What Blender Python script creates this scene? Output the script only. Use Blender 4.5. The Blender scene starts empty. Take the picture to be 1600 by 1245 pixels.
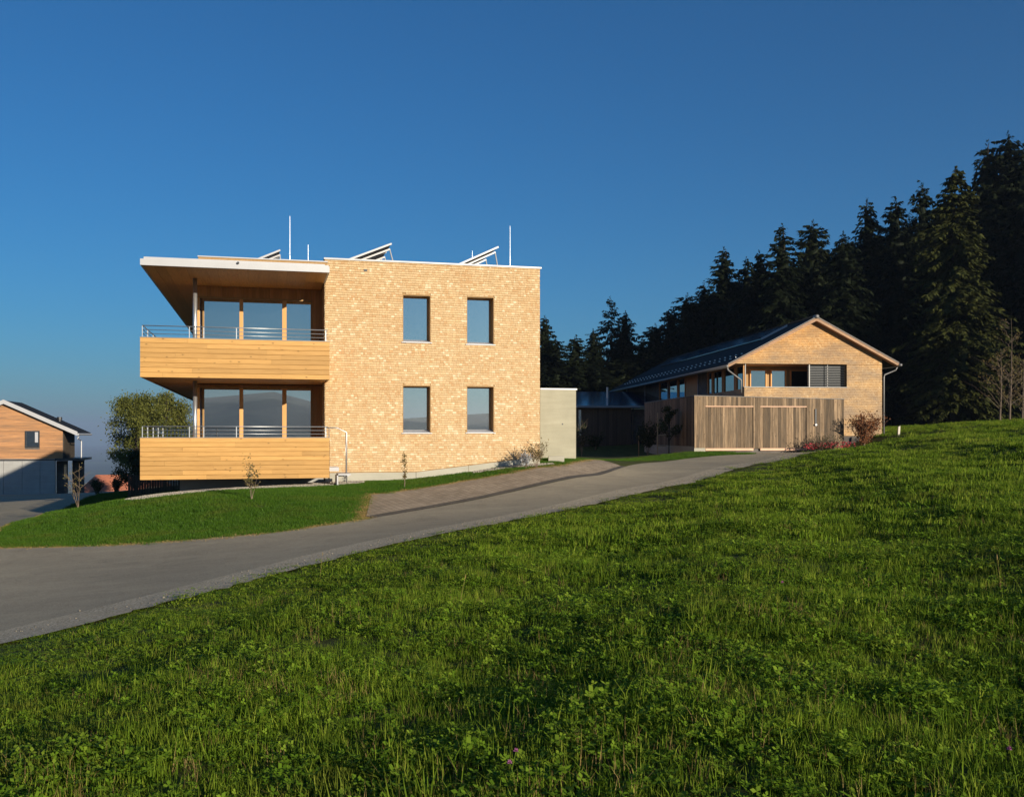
import bpy, math, random
import numpy as np
from mathutils import Vector

# ------------------------------------------------------------------ camera, sky, sun, exposure
SC = bpy.context.scene
COL = SC.collection
FPX = 1500.0          # focal length in photograph pixels (1600 wide)
HOR = 680.0           # photograph row of the horizon; the camera stands level at z = 0
SUN_AZ, SUN_EL = 38.0, 11.6          # degrees right of straight behind the camera, elevation

cam_d = bpy.data.cameras.new('camera')
cam_d.sensor_width = 36.0
cam_d.lens = 36.0 * FPX / 1600.0
cam_d.shift_y = (HOR - 622.5) / 1600.0
cam_d.clip_start = 0.1
cam_d.clip_end = 60000.0
cam = bpy.data.objects.new('camera', cam_d)
COL.objects.link(cam)
cam.rotation_euler = (math.radians(90), 0, 0)
SC.camera = cam

world = bpy.data.worlds.new('World')
SC.world = world
world.use_nodes = True
wn = world.node_tree
sky = wn.nodes.new('ShaderNodeTexSky')
sky.sky_type = 'NISHITA'
sky.sun_disc = False
sky.sun_elevation = math.radians(SUN_EL)
sky.sun_rotation = math.radians(180 - SUN_AZ)
sky.altitude = 900
sky.air_density = 1.25
sky.dust_density = 0.6
sky.ozone_density = 9.6
wb = wn.nodes.new('ShaderNodeMix'); wb.data_type = 'RGBA'; wb.blend_type = 'MULTIPLY'      # white balance of the whole sky
wb.inputs[0].default_value = 1.0
wb.inputs[7].default_value = (.92, 1.03, .885, 1)
wn.links.new(sky.outputs[0], wb.inputs[6])
wn.links.new(wb.outputs[2], wn.nodes['Background'].inputs[0])
wn.nodes['Background'].inputs[1].default_value = 0.073

sun_d = bpy.data.lights.new('sun', 'SUN')
sun_d.energy = 4.6
sun_d.angle = math.radians(0.55)
sun_d.color = (1.0, 0.885, 0.71)
sun = bpy.data.objects.new('sun', sun_d)
COL.objects.link(sun)
_a, _e = math.radians(SUN_AZ), math.radians(SUN_EL)
SUN_DIR = Vector((math.sin(_a) * math.cos(_e), -math.cos(_a) * math.cos(_e), math.sin(_e)))
sun.rotation_euler = SUN_DIR.to_track_quat('Z', 'Y').to_euler()
sun.location = SUN_DIR * 60

vs = SC.view_settings
vs.view_transform = 'Standard'
vs.look = 'None'
vs.exposure = 0.66
vs.gamma = 1.0
vs.use_curve_mapping = False
SC.cycles.max_bounces = 8
SC.cycles.diffuse_bounces = 4
SC.cycles.glossy_bounces = 4
SC.cycles.transparent_max_bounces = 8
SC.cycles.volume_bounces = 0
SC.cycles.use_denoising = True

rnd = random.Random(7)
npr = np.random.default_rng(11)

# ------------------------------------------------------------------ materials
def _nt(name):
    m = bpy.data.materials.new(name)
    m.use_nodes = True
    nt = m.node_tree
    return m, nt, nt.nodes, nt.links, nt.nodes['Principled BSDF']

def ramp(nt, fac, stops):
    r = nt.nodes.new('ShaderNodeValToRGB')
    el = r.color_ramp.elements
    while len(el) < len(stops):
        el.new(0.5)
    for e, (p, c) in zip(el, stops):
        e.position = p
        e.color = (c[0], c[1], c[2], 1)
    nt.links.new(fac, r.inputs[0])
    return r.outputs[0]

def noise(nt, vec, scale, detail=4, rough=0.6, dist=0.0):
    n = nt.nodes.new('ShaderNodeTexNoise')
    n.inputs['Scale'].default_value = scale
    n.inputs['Detail'].default_value = detail
    n.inputs['Roughness'].default_value = rough
    n.inputs['Distortion'].default_value = dist
    if vec is not None:
        nt.links.new(vec, n.inputs['Vector'])
    return n.outputs['Fac']

def mapping(nt, scale=(1, 1, 1), coord='Object', rot=(0, 0, 0), randloc=False):
    if coord == 'World':
        src = nt.nodes.new('ShaderNodeNewGeometry').outputs['Position']
    else:
        src = nt.nodes.new('ShaderNodeTexCoord').outputs[coord]
    if randloc:
        oi = nt.nodes.new('ShaderNodeObjectInfo')
        mu = nt.nodes.new('ShaderNodeMath'); mu.operation = 'MULTIPLY'; mu.inputs[1].default_value = 57.3
        nt.links.new(oi.outputs['Random'], mu.inputs[0])
        ad = nt.nodes.new('ShaderNodeVectorMath'); ad.operation = 'ADD'
        nt.links.new(src, ad.inputs[0]); nt.links.new(mu.outputs[0], ad.inputs[1])
        src = ad.outputs[0]
    mp = nt.nodes.new('ShaderNodeMapping')
    mp.inputs['Scale'].default_value = scale
    mp.inputs['Rotation'].default_value = rot
    nt.links.new(src, mp.inputs['Vector'])
    return mp.outputs[0]

def mix(nt, fac, a, b, mode='MIX'):
    m = nt.nodes.new('ShaderNodeMix')
    m.data_type = 'RGBA'; m.blend_type = mode
    for sock, v in ((m.inputs[0], fac), (m.inputs[6], a), (m.inputs[7], b)):
        if hasattr(v, 'is_linked'):
            nt.links.new(v, sock)
        elif isinstance(v, (int, float)):
            sock.default_value = v
        else:
            sock.default_value = (v[0], v[1], v[2], 1)
    return m.outputs[2]

def math_n(nt, op, a, b):
    m = nt.nodes.new('ShaderNodeMath'); m.operation = op
    for i, v in enumerate((a, b)):
        if hasattr(v, 'is_linked'):
            nt.links.new(v, m.inputs[i])
        else:
            m.inputs[i].default_value = v
    return m.outputs[0]

def bump(nt, height, strength, dist, bsdf):
    b = nt.nodes.new('ShaderNodeBump')
    b.inputs['Strength'].default_value = strength
    b.inputs['Distance'].default_value = dist
    nt.links.new(height, b.inputs['Height'])
    nt.links.new(b.outputs[0], bsdf.inputs['Normal'])

def plain(name, col, rough=0.6, metal=0.0, var=0.12, scale=3.0, spec=0.5):
    m, nt, N, L, b = _nt(name)
    f = noise(nt, mapping(nt), scale, 5)
    lo = [c * (1 - var) for c in col]; hi = [min(1, c * (1 + var)) for c in col]
    L.new(ramp(nt, f, [(0.3, lo), (0.7, hi)]), b.inputs['Base Color'])
    b.inputs['Roughness'].default_value = rough
    b.inputs['Metallic'].default_value = metal
    b.inputs['Specular IOR Level'].default_value = spec
    return m

def wood(name, dark, light, axis='x', tone=0.3, knots=True, rough=0.55, stain=None, stain_amt=0.5):
    """board material: grain along one axis, tone per object, sparse knots"""
    m, nt, N, L, b = _nt(name)
    sc = {'x': (1.2, 22, 30), 'z': (22, 22, 1.2), 'y': (22, 1.2, 30)}[axis]
    v = mapping(nt, sc, randloc=True)
    g = noise(nt, v, 1.4, 6, 0.65, 0.6)
    c = ramp(nt, g, [(0.3, dark), (0.7, light)])
    oi = N.new('ShaderNodeObjectInfo')
    t = ramp(nt, oi.outputs['Random'], [(0, (1 - tone,) * 3), (1, (1 + tone * .35,) * 3)])
    c = mix(nt, 1.0, c, t, 'MULTIPLY')
    if knots:
        ks = {'x': (4.2, 7, 7), 'z': (7, 7, 4.2), 'y': (7, 4.2, 7)}[axis]
        kv = mapping(nt, ks, randloc=True)
        vo = N.new('ShaderNodeTexVoronoi'); vo.inputs['Scale'].default_value = 1.0
        L.new(kv, vo.inputs['Vector'])
        kf = ramp(nt, vo.outputs['Distance'], [(0.04, (.9, .9, .9)), (0.20, (0, 0, 0))])
        sx_ = N.new('ShaderNodeSeparateColor'); L.new(vo.outputs['Color'], sx_.inputs[0])
        kf = math_n(nt, 'MULTIPLY', kf, math_n(nt, 'GREATER_THAN', sx_.outputs[0], .45))
        c = mix(nt, kf, c, [x * .40 for x in dark])
    if stain:
        sv = mapping(nt, (9, 9, .5) if axis == 'z' else (.5, 6, 9), randloc=False)
        sf = ramp(nt, noise(nt, sv, 1.0, 6, .7), [(0.42, (0, 0, 0)), (0.68, (stain_amt,) * 3)])
        c = mix(nt, sf, c, stain)
    L.new(c, b.inputs['Base Color'])
    b.inputs['Roughness'].default_value = rough
    b.inputs['Specular IOR Level'].default_value = 0.25
    bump(nt, g, 0.25, 0.004, b)
    return m

def shingle_mat(name, stops, weather=None, wscale=(.6, .6, .5), wlo=.45, whi=.7, fresh=None):
    m, nt, N, L, b = _nt(name)
    at = N.new('ShaderNodeAttribute'); at.attribute_name = 'tone'
    c = ramp(nt, at.outputs['Fac'], stops)
    g = noise(nt, mapping(nt, (40, 40, 3)), 1.3, 5, .6)
    gv = ramp(nt, g, [(0.25, (.82, .80, .76)), (.75, (1.08, 1.08, 1.08))])
    c = mix(nt, 1.0, c, gv, 'MULTIPLY')
    if weather:
        wf = ramp(nt, noise(nt, mapping(nt, wscale), 1.0, 6, .65), [(wlo, (0, 0, 0)), (whi, (.8, .8, .8))])
        c = mix(nt, wf, c, weather)
    if fresh:
        sp = N.new('ShaderNodeSeparateXYZ'); L.new(mapping(nt), sp.inputs[0])
        fz = math_n(nt, 'ADD', math_n(nt, 'MULTIPLY', noise(nt, mapping(nt), 1.2, 4), 1.6), sp.outputs[2])
        c = mix(nt, ramp(nt, math_n(nt, 'MULTIPLY', fz, .1), [(.50, (0, 0, 0)), (.72, (.8, .8, .8))]), c, mix(nt, 1, c, fresh, 'MULTIPLY'))
    L.new(c, b.inputs['Base Color'])
    b.inputs['Roughness'].default_value = 0.6
    b.inputs['Specular IOR Level'].default_value = 0.25
    return m

def glass_mat(name, base, fac, tint=(1, 1, 1)):
    m, nt, N, L, b = _nt(name)
    b.inputs['Base Color'].default_value = (*base, 1)
    b.inputs['Roughness'].default_value = 0.4
    b.inputs['Specular IOR Level'].default_value = 0.0
    g = N.new('ShaderNodeBsdfGlossy')
    g.inputs['Roughness'].default_value = 0.0
    g.inputs['Color'].default_value = (*tint, 1)
    fr = N.new('ShaderNodeFresnel'); fr.inputs['IOR'].default_value = 1.5
    mx = N.new('ShaderNodeMixShader')
    ad = math_n(nt, 'ADD', fr.outputs[0], fac)
    L.new(ad, mx.inputs[0])
    L.new(b.outputs[0], mx.inputs[1]); L.new(g.outputs[0], mx.inputs[2])
    L.new(mx.outputs[0], N['Material Output'].inputs['Surface'])
    return m

def leaf_mat(name, stops, patch=None, pscale=.5, trans=0.25, rough=.55, plo=.5, phi=.68):
    m, nt, N, L, b = _nt(name)
    oi = N.new('ShaderNodeObjectInfo')
    at = N.new('ShaderNodeAttribute'); at.attribute_name = 'tone'
    f = math_n(nt, 'MULTIPLY', math_n(nt, 'ADD', oi.outputs['Random'], at.outputs['Fac']), 0.5)
    c = ramp(nt, f, stops)
    if patch:
        pf = ramp(nt, noise(nt, mapping(nt, coord='World'), pscale, 4), [(plo, (0, 0, 0)), (phi, (.75, .75, .75))])
        c = mix(nt, pf, c, patch)
    L.new(c, b.inputs['Base Color'])
    b.inputs['Roughness'].default_value = rough
    b.inputs['Specular IOR Level'].default_value = 0.12
    if trans:
        t = N.new('ShaderNodeBsdfTranslucent'); L.new(c, t.inputs['Color'])
        mx = N.new('ShaderNodeMixShader'); mx.inputs[0].default_value = trans
        L.new(b.outputs[0], mx.inputs[1]); L.new(t.outputs[0], mx.inputs[2])
        L.new(mx.outputs[0], N['Material Output'].inputs['Surface'])
    return m

def asphalt_mat(name, lo, hi, wear, fine=90, bmp=.5):
    m, nt, N, L, b = _nt(name)
    w = mapping(nt, coord='World')
    a = noise(nt, w, fine, 3, .7)
    c = ramp(nt, a, [(.3, lo), (.72, hi)])
    big = ramp(nt, noise(nt, w, .35, 6, .6), [(.35, (.90, .90, .91)), (.7, (1.08, 1.07, 1.06))])
    c = mix(nt, 1, c, big, 'MULTIPLY')
    wf = ramp(nt, noise(nt, mapping(nt, (.25, 1.6, 1), 'World', (0, 0, math.radians(-60))), 1.0, 5, .6), [(.5, (0, 0, 0)), (.75, (.5, .5, .5))])
    c = mix(nt, wf, c, wear)
    L.new(c, b.inputs['Base Color'])
    pt = ramp(nt, noise(nt, w, 1.3, 8, .75, 1.2), [(.34, (.86, .86, .86)), (.5, (1, 1, 1)), (.68, (1.06, 1.06, 1.05))])
    L.new(mix(nt, 1, c, pt, 'MULTIPLY'), b.inputs['Base Color'])
    b.inputs['Roughness'].default_value = 1.0
    b.inputs['Specular IOR Level'].default_value = 0.06
    bump(nt, a, bmp, .004, b)
    return m

M = {}
M['shingle'] = shingle_mat('new_shingle', [(0, (.40, .255, .12)), (.12, (.50, .31, .15)), (.35, (.52, .355, .185)), (.55, (.55, .40, .225)), (.75, (.60, .425, .23)), (1, (.74, .61, .42))], (.50, .315, .145), (.6, .6, 1.1), .56, .95)
M['old_shingle'] = shingle_mat('weathered_shingle', [(0, (.24, .145, .065)), (.12, (.46, .275, .11)), (.5, (.54, .34, .155)), (.85, (.60, .40, .20)), (1, (.66, .50, .29))], (.25, .185, .13), (.5, .5, 1.3), .36, .60, (1.25, 1.0, .62))
M['larch'] = wood('larch_board', (.42, .22, .062), (.60, .345, .112), 'x', .20)
M['larch_y'] = wood('larch_board_side', (.50, .25, .065), (.68, .37, .11), 'y', .16)
M['larch_v'] = wood('larch_upright_board', (.42, .20, .06), (.58, .30, .10), 'z', .22, False)
M['soffit'] = wood('soffit_board', (.50, .26, .08), (.62, .34, .12), 'x', .1, False)
M['mullion'] = wood('mullion_timber', (.60, .31, .10), (.70, .38, .14), 'z', .1, False)
M['reveal'] = wood('reveal_timber', (.30, .17, .06), (.40, .24, .09), 'z', .1, False)
M['grey_board'] = wood('weathered_board', (.16, .105, .06), (.40, .28, .17), 'z', .62, True, .75, (.07, .055, .04), .85)
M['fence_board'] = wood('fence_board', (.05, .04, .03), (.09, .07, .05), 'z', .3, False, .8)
M['siding'] = wood('siding_board', (.40, .19, .08), (.52, .27, .12), 'x', .2, False, .7, (.14, .10, .07), .8)
M['verge'] = plain('verge_board', (.30, .155, .07), .6, 0, .25, 4)
M['copper'] = plain('fresh_board', (.62, .36, .22), .5)
M['white_metal'] = plain('white_sheet_metal', (.41, .41, .42), .42, .1, .05, 1.5)
M['steel'] = plain('galvanised_steel', (.50, .51, .52), .35, .75, .08, 6)
M['zinc'] = plain('zinc_sheet', (.22, .215, .21), .5, .4, .12, 2)
M['dark_metal'] = plain('dark_metal', (.03, .032, .036), .45, .4, .1)
M['slate'] = plain('dark_roof_tile', (.016, .017, .019), .85, 0, .3, 8, .15)
M['pv'] = plain('solar_glass', (.012, .02, .05), .12, 0, .2, 1, .8)
M['pv_back'] = plain('panel_backing', (.12, .115, .11), .7)
M['blind'] = plain('grey_blind', (.06, .065, .07), .5, .2, .1)
M['glass'] = glass_mat('window_glass', (.004, .006, .008), .50, (1, .99, .95))
M['glass2'] = glass_mat('loggia_glass', (.006, .008, .010), .40, (.98, .98, .95))
M['glass_dark'] = glass_mat('dark_glass', (.006, .008, .01), .25, (.9, .97, 1))
M['roof_gravel'] = plain('roof_gravel', (.25, .24, .22), .9, 0, .3, 20)
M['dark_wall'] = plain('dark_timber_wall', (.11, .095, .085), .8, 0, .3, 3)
M['bark'] = plain('spruce_bark', (.028, .021, .016), .9, 0, .35, 6)
M['twig'] = plain('pale_twig', (.22, .16, .11), .85, 0, .3, 20)
M['red_tile'] = plain('red_roof_tile', (.42, .15, .08), .75, 0, .18, 2.5)
M['plaster'] = plain('plaster', (.55, .52, .46), .8)
M['capping'] = plain('roof_capping', (.15, .135, .12), .6, .1, .2, 3)
M['bare_twig'] = plain('bare_twig', (.11, .08, .055), .85, 0, .3, 20)
M['post'] = plain('pale_post', (.62, .56, .46), .7)
M['stake'] = plain('timber_stake', (.30, .22, .13), .8)
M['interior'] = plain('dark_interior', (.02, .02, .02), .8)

def concrete_mat(name, col, var=.12):
    m, nt, N, L, b = _nt(name)
    v = mapping(nt)
    big = noise(nt, v, .9, 6, .65)
    c = ramp(nt, big, [(.3, [x * (1 - var) for x in col]), (.7, [x * (1 + var * .6) for x in col])])
    st = noise(nt, mapping(nt, (.5, .5, 6)), 1, 5, .6)
    c = mix(nt, 1, c, ramp(nt, st, [(.35, (.9, .9, .88)), (.65, (1.04, 1.04, 1.04))]), 'MULTIPLY')
    fn = noise(nt, v, 60, 3)
    L.new(mix(nt, 1, c, ramp(nt, fn, [(.3, (.93,) * 3), (.7, (1.05,) * 3)]), 'MULTIPLY'), b.inputs['Base Color'])
    b.inputs['Roughness'].default_value = .8
    bump(nt, fn, .2, .003, b)
    return m
M['concrete'] = concrete_mat('board_marked_concrete', (.345, .325, .24))
M['plinth'] = concrete_mat('plinth_concrete', (.40, .38, .31))
M['grey_concrete'] = concrete_mat('grey_concrete_panel', (.34, .34, .33))
M['asphalt'] = asphalt_mat('asphalt', (.19, .163, .113), (.55, .48, .345), (.46, .395, .275), 60)
M['verge_gravel'] = asphalt_mat('verge_gravel', (.20, .165, .10), (.80, .69, .50), (.52, .43, .28), 34, .2)
M['stone_bed'] = asphalt_mat('gravel_bed', (.25, .23, .19), (.48, .44, .37), (.42, .38, .31), 25)

def paving_mat(name, lo, hi, joint, sx, sy, ang):
    m, nt, N, L, b = _nt(name)
    v = mapping(nt, (1, 1, 1), 'World', (0, 0, ang))
    br = N.new('ShaderNodeTexBrick')
    br.inputs['Scale'].default_value = 1.0
    br.inputs['Brick Width'].default_value = sx
    br.inputs['Row Height'].default_value = sy
    br.inputs['Mortar Size'].default_value = .012
    br.inputs['Mortar Smooth'].default_value = .4
    br.inputs['Color1'].default_value = (*lo, 1); br.inputs['Color2'].default_value = (*hi, 1)
    br.inputs['Mortar'].default_value = (*joint, 1)
    L.new(v, br.inputs['Vector'])
    big = ramp(nt, noise(nt, mapping(nt, coord='World'), .8, 6), [(.3, (.78, .76, .72)), (.7, (1.15, 1.12, 1.08))])
    c = mix(nt, 1, br.outputs['Color'], big, 'MULTIPLY')
    L.new(c, b.inputs['Base Color'])
    b.inputs['Roughness'].default_value = .85
    iv = math_n(nt, 'SUBTRACT', 1.0, br.outputs['Fac'])
    bump(nt, iv, .8, .012, b)
    return m
M['paving'] = paving_mat('block_paving', (.33, .265, .185), (.45, .365, .265), (.14, .11, .075), .22, .16, math.radians(-60))
M['drain'] = paving_mat('cobble_gutter', (.08, .07, .056), (.125, .11, .09), (.04, .035, .028), .16, .12, math.radians(-60))

# ground: soil and turf close by, woods and meadows far away
m, nt, N, L, b = _nt('turf')
w = mapping(nt, coord='World')
c = ramp(nt, noise(nt, w, 3.0, 6, .7), [(.3, (.040, .050, .010)), (.7, (.11, .115, .030))])
far = ramp(nt, noise(nt, w, .004, 5, .6), [(.42, (.03, .05, .02)), (.58, (.11, .15, .05))])
ln = N.new('ShaderNodeVectorMath'); ln.operation = 'LENGTH'; L.new(w, ln.inputs[0])
mr = N.new('ShaderNodeMapRange'); mr.inputs[1].default_value = 120; mr.inputs[2].default_value = 300
L.new(ln.outputs['Value'], mr.inputs[0])
L.new(mix(nt, mr.outputs[0], c, far), b.inputs['Base Color'])
b.inputs['Roughness'].default_value = .95
b.inputs['Specular IOR Level'].default_value = .1
M['turf'] = m

M['grass'] = leaf_mat('meadow_grass', [(0, (.062, .115, .006)), (.5, (.132, .215, .012)), (1, (.31, .36, .040))], (.25, .20, .045), .8, .38, .7, .54, .85)
M['herb'] = leaf_mat('meadow_herb', [(0, (.065, .13, .007)), (.5, (.135, .235, .014)), (1, (.26, .35, .034))], None, 1, .35, .65)
M['lawn'] = leaf_mat('lawn_grass', [(0, (.032, .080, .005)), (.5, (.052, .120, .008)), (1, (.085, .16, .012))], (.10, .125, .016), .9, .2, .5, .5, .75)
M['straw'] = leaf_mat('dry_grass', [(0, (.17, .115, .035)), (.5, (.30, .21, .075)), (1, (.42, .31, .13))], None, 1, .2)
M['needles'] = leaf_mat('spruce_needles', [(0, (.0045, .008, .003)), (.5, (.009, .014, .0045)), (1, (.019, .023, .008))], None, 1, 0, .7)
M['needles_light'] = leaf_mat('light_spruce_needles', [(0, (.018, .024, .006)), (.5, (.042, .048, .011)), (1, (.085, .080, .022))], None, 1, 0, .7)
M['birch_leaf'] = leaf_mat('autumn_leaf', [(0, (.085, .10, .022)), (.5, (.15, .155, .034)), (1, (.28, .21, .055))], None, 1, .3)
M['sap_leaf'] = leaf_mat('sapling_leaf', [(0, (.10, .09, .03)), (.5, (.17, .14, .05)), (1, (.28, .18, .07))], None, 1, .3)
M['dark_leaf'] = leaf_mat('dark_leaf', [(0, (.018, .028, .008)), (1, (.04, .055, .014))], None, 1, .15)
M['rust_leaf'] = leaf_mat('rust_leaf', [(0, (.10, .035, .018)), (.6, (.20, .075, .03)), (1, (.32, .15, .06))], None, 1, .25)
M['silver_leaf'] = leaf_mat('silver_leaf', [(0, (.22, .24, .27)), (1, (.42, .44, .46))], None, 1, .1)
M['red_petal'] = leaf_mat('red_petal', [(0, (.35, .03, .05)), (1, (.55, .09, .10))], None, 1, .2)
M['pebble'] = leaf_mat('pebble', [(0, (.16, .145, .115)), (.5, (.33, .295, .24)), (1, (.50, .46, .39))], None, 1, 0, .8)
M['road_stone'] = leaf_mat('road_stone', [(0, (.12, .105, .08)), (1, (.30, .26, .20))], None, 1, 0, .9)
M['clover_flower'] = leaf_mat('clover_flower', [(0, (.30, .08, .22)), (1, (.42, .16, .32))], None, 1, .2)

# ------------------------------------------------------------------ mesh helpers
class MB:
    def __init__(s):
        s.v = []; s.f = []; s.tone = []
    def add(s, verts, faces, tone=None):
        o = len(s.v)
        s.v.extend(tuple(p) for p in verts)
        for f in faces:
            s.f.append(tuple(i + o for i in f))
            s.tone.append(0.5 if tone is None else tone)
        return s
    def box(s, x0, x1, y0, y1, z0, z1, tone=None):
        return s.add([(x0, y0, z0), (x1, y0, z0), (x1, y1, z0), (x0, y1, z0), (x0, y0, z1), (x1, y0, z1), (x1, y1, z1), (x0, y1, z1)],
                     [(0, 3, 2, 1), (4, 5, 6, 7), (0, 1, 5, 4), (1, 2, 6, 5), (2, 3, 7, 6), (3, 0, 4, 7)], tone)
    def loft(s, A, B, tone=None):
        n = len(A)
        F = [tuple(range(n))[::-1], tuple(range(n, 2 * n))]
        F += [(i, (i + 1) % n, n + (i + 1) % n, n + i) for i in range(n)]
        return s.add(list(A) + list(B), F, tone)
    def prism_y(s, xz, y0, y1, tone=None):
        return s.loft([(x, y0, z) for x, z in xz], [(x, y1, z) for x, z in xz], tone)
    def tube(s, pts, r, n=8, tone=None):
        pts = [Vector(p) for p in pts]
        rs = r if isinstance(r, (list, tuple)) else [r] * len(pts)
        V, F = [], []
        prev = None
        for i, p in enumerate(pts):
            d = (pts[min(i + 1, len(pts) - 1)] - pts[max(i - 1, 0)])
            if d.length < 1e-9:
                d = Vector((0, 0, 1))
            d.normalize()
            if prev is None:
                a = d.orthogonal().normalized()
            else:
                a = (prev - d * prev.dot(d)); a.normalize()
            prev = a
            b2 = d.cross(a)
            for k in range(n):
                t = 2 * math.pi * k / n
                V.append(p + (a * math.cos(t) + b2 * math.sin(t)) * rs[i])
        for i in range(len(pts) - 1):
            for k in range(n):
                F.append((i * n + k, i * n + (k + 1) % n, (i + 1) * n + (k + 1) % n, (i + 1) * n + k))
        F.append(tuple(range(n))[::-1]); F.append(tuple((len(pts) - 1) * n + k for k in range(n)))
        return s.add(V, F, tone)
    def mesh(s, name, mat, dz=0.0, smooth=False):
        me = bpy.data.meshes.new(name)
        v = [(p[0], p[1], p[2] - dz) for p in s.v]
        me.from_pydata(v, [], s.f)
        if mat is not None:
            me.materials.append(mat)
        at = me.attributes.new('tone', 'FLOAT', 'FACE')
        at.data.foreach_set('value', np.array(s.tone, dtype=np.float32))
        if smooth:
            me.polygons.foreach_set('use_smooth', [True] * len(me.polygons))
        me.update()
        return me

def link(name, data, parent=None):
    o = bpy.data.objects.new(name, data)
    COL.objects.link(o)
    o.parent = parent
    return o

def tag(o, label=None, cat=None, group=None, kind=None):
    if label: o['label'] = label
    if cat: o['category'] = cat
    if group: o['group'] = group
    if kind: o['kind'] = kind
    return o

class Frame:
    """a thing's own axes: x along its front, y into its depth; z stays in world height until the base is taken off"""
    def __init__(s, name, ox, oy, ang, base, label, cat, group=None):
        s.o = link(name, None)
        s.o.location = (ox, oy, base)
        s.o.rotation_euler = (0, 0, ang)
        tag(s.o, label, cat, group)
        s.base = base; s.ox = ox; s.oy = oy
        s.c, s.s = math.cos(ang), math.sin(ang)
    def part(s, name, mb, mat, parent=None, smooth=False, kind=None, label=None):
        o = link(name, mb.mesh(name, M[mat] if isinstance(mat, str) else mat, s.base, smooth), parent or s.o)
        if kind: o['kind'] = kind
        if label: o['label'] = label
        return o
    def holder(s, name):
        return link(name, None, s.o)
    def w(s, x, y):
        return (s.ox + s.c * x - s.s * y, s.oy + s.s * x + s.c * y)
    def tx(s, px, y):
        """x on the line of depth y seen at photo column px"""
        r = (px - 800.0) / FPX
        return (r * (s.oy + s.c * y) - (s.ox - s.s * y)) / (s.c - r * s.s)
    def zz(s, py, x, y):
        return (HOR - py) / FPX * s.w(x, y)[1]

# ------------------------------------------------------------------ terrain
CP = np.array([
    # edge of the road on the meadow side
    (-9.2, 5.5, -2.62), (-6, 11.3, -2.41), (-4.6, 13.8, -2.25), (-2.4, 17.9, -2.0), (1.6, 23.9, -1.75), (4.9, 29.2, -1.5), (10.4, 39, -1.1), (14.4, 45, -.78),
    # edge on the house side
    (-22, 14, -2.9), (-11.2, 21, -2.49), (-8.3, 20.8, -2.4), (-5.4, 20.4, -2.2), (-3.3, 22.7, -2.0), (.8, 27.8, -1.54), (3.0, 32, -1.4),
    (8.55, 45, -.72), (15.8, 45.8, -.78), (7.2, 41.5, -1.05), (11, 43.5, -.9),
    # lane to the left
    (-12.6, 23.7, -2.5), (-17.75, 37.5, -3.0), (-23, 56.7, -3.4), (-40, 75, -4.8), (-34, 75, -4.75), (-26, 24, -3.0), (-31, 40, -3.4),
    # lawn round the building
    (-10.6, 27, -1.78), (-6.9, 25.3, -1.66), (-6.1, 31.36, -1.56), (-3.2, 32, -1.49), (-1.2, 32.5, -1.26), (.95, 33.15, -1.0), (-3.9, 27, -1.71), (-1.57, 29.4, -1.45), (.92, 31.5, -1.1),
    (3.1, 35.9, -.98), (1.7, 35.5, -.87), (-9, 30.5, -1.75), (-8, 34, -1.7), (-15, 36, -2.5), (-13, 30, -2.25), (-15.2, 29.5, -2.8), (-14.5, 21.8, -2.62), (-9.5, 23.4, -2.25), (-20, 48, -2.9),
    (3.5, 51, -1.15), (7, 50, -1.1), (5.5, 44, -1.12), (-4, 48, -1.2),
    # meadow
    (0, 0, -1.60), (0, 4.3, -1.62), (2.05, 3.85, -1.47), (-2.7, 5.04, -1.9), (2.7, 10, -1.45), (4.8, 18, -1.32), (9.6, 18, -.72), (12, 22.5, -.42), (4, 7.5, -1.3),
    (24, 45, .64), (19.9, 46, .29), (18.1, 47, -.2), (15, 37, -.28), (17, 30, .05), (9, 27, -.92), (28, 42, .85), (-3, 10, -2.0), (0, 15, -1.75),
    (0, -12, -1.7), (12, -12, -.4), (-12, -10, -2.8), (14, 5, -.2), (25, 20, 1.0),
    # round about
    (40, 45, 1.5), (35, 75, .95), (24, 60, .4), (20, 80, .2), (10, 85, .0), (-5, 85, -1.8), (-28, 88, -6), (-45, 50, -4.4), (-42, 15, -3.6), (-20, 5, -3.0),
    (62, 40, 3.0), (62, 95, 4.0), (62, 0, 2.5), (30, -30, .5), (-35, -30, -4), (-45, 95, -9), (5, 62, -.6),
], dtype=float)

def _phi(r2):
    return np.where(r2 > 1e-12, r2 * np.log(r2 + 1e-12), 0.0)
_n = len(CP)
_d2 = ((CP[:, None, :2] - CP[None, :, :2]) ** 2).sum(-1)
_A = np.zeros((_n + 3, _n + 3))
_A[:_n, :_n] = _phi(_d2) + np.eye(_n) * 3.0
_A[:_n, _n] = 1; _A[:_n, _n + 1:] = CP[:, :2]
_A[_n, :_n] = 1; _A[_n + 1:, :_n] = CP[:, :2].T
_sol = np.linalg.solve(_A, np.concatenate([CP[:, 2], np.zeros(3)]))

def _tps(x, y):
    out = np.full(x.shape, _sol[_n]) + _sol[_n + 1] * x + _sol[_n + 2] * y
    for i in range(_n):
        out = out + _sol[i] * _phi((x - CP[i, 0]) ** 2 + (y - CP[i, 1]) ** 2)
    return out

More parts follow.
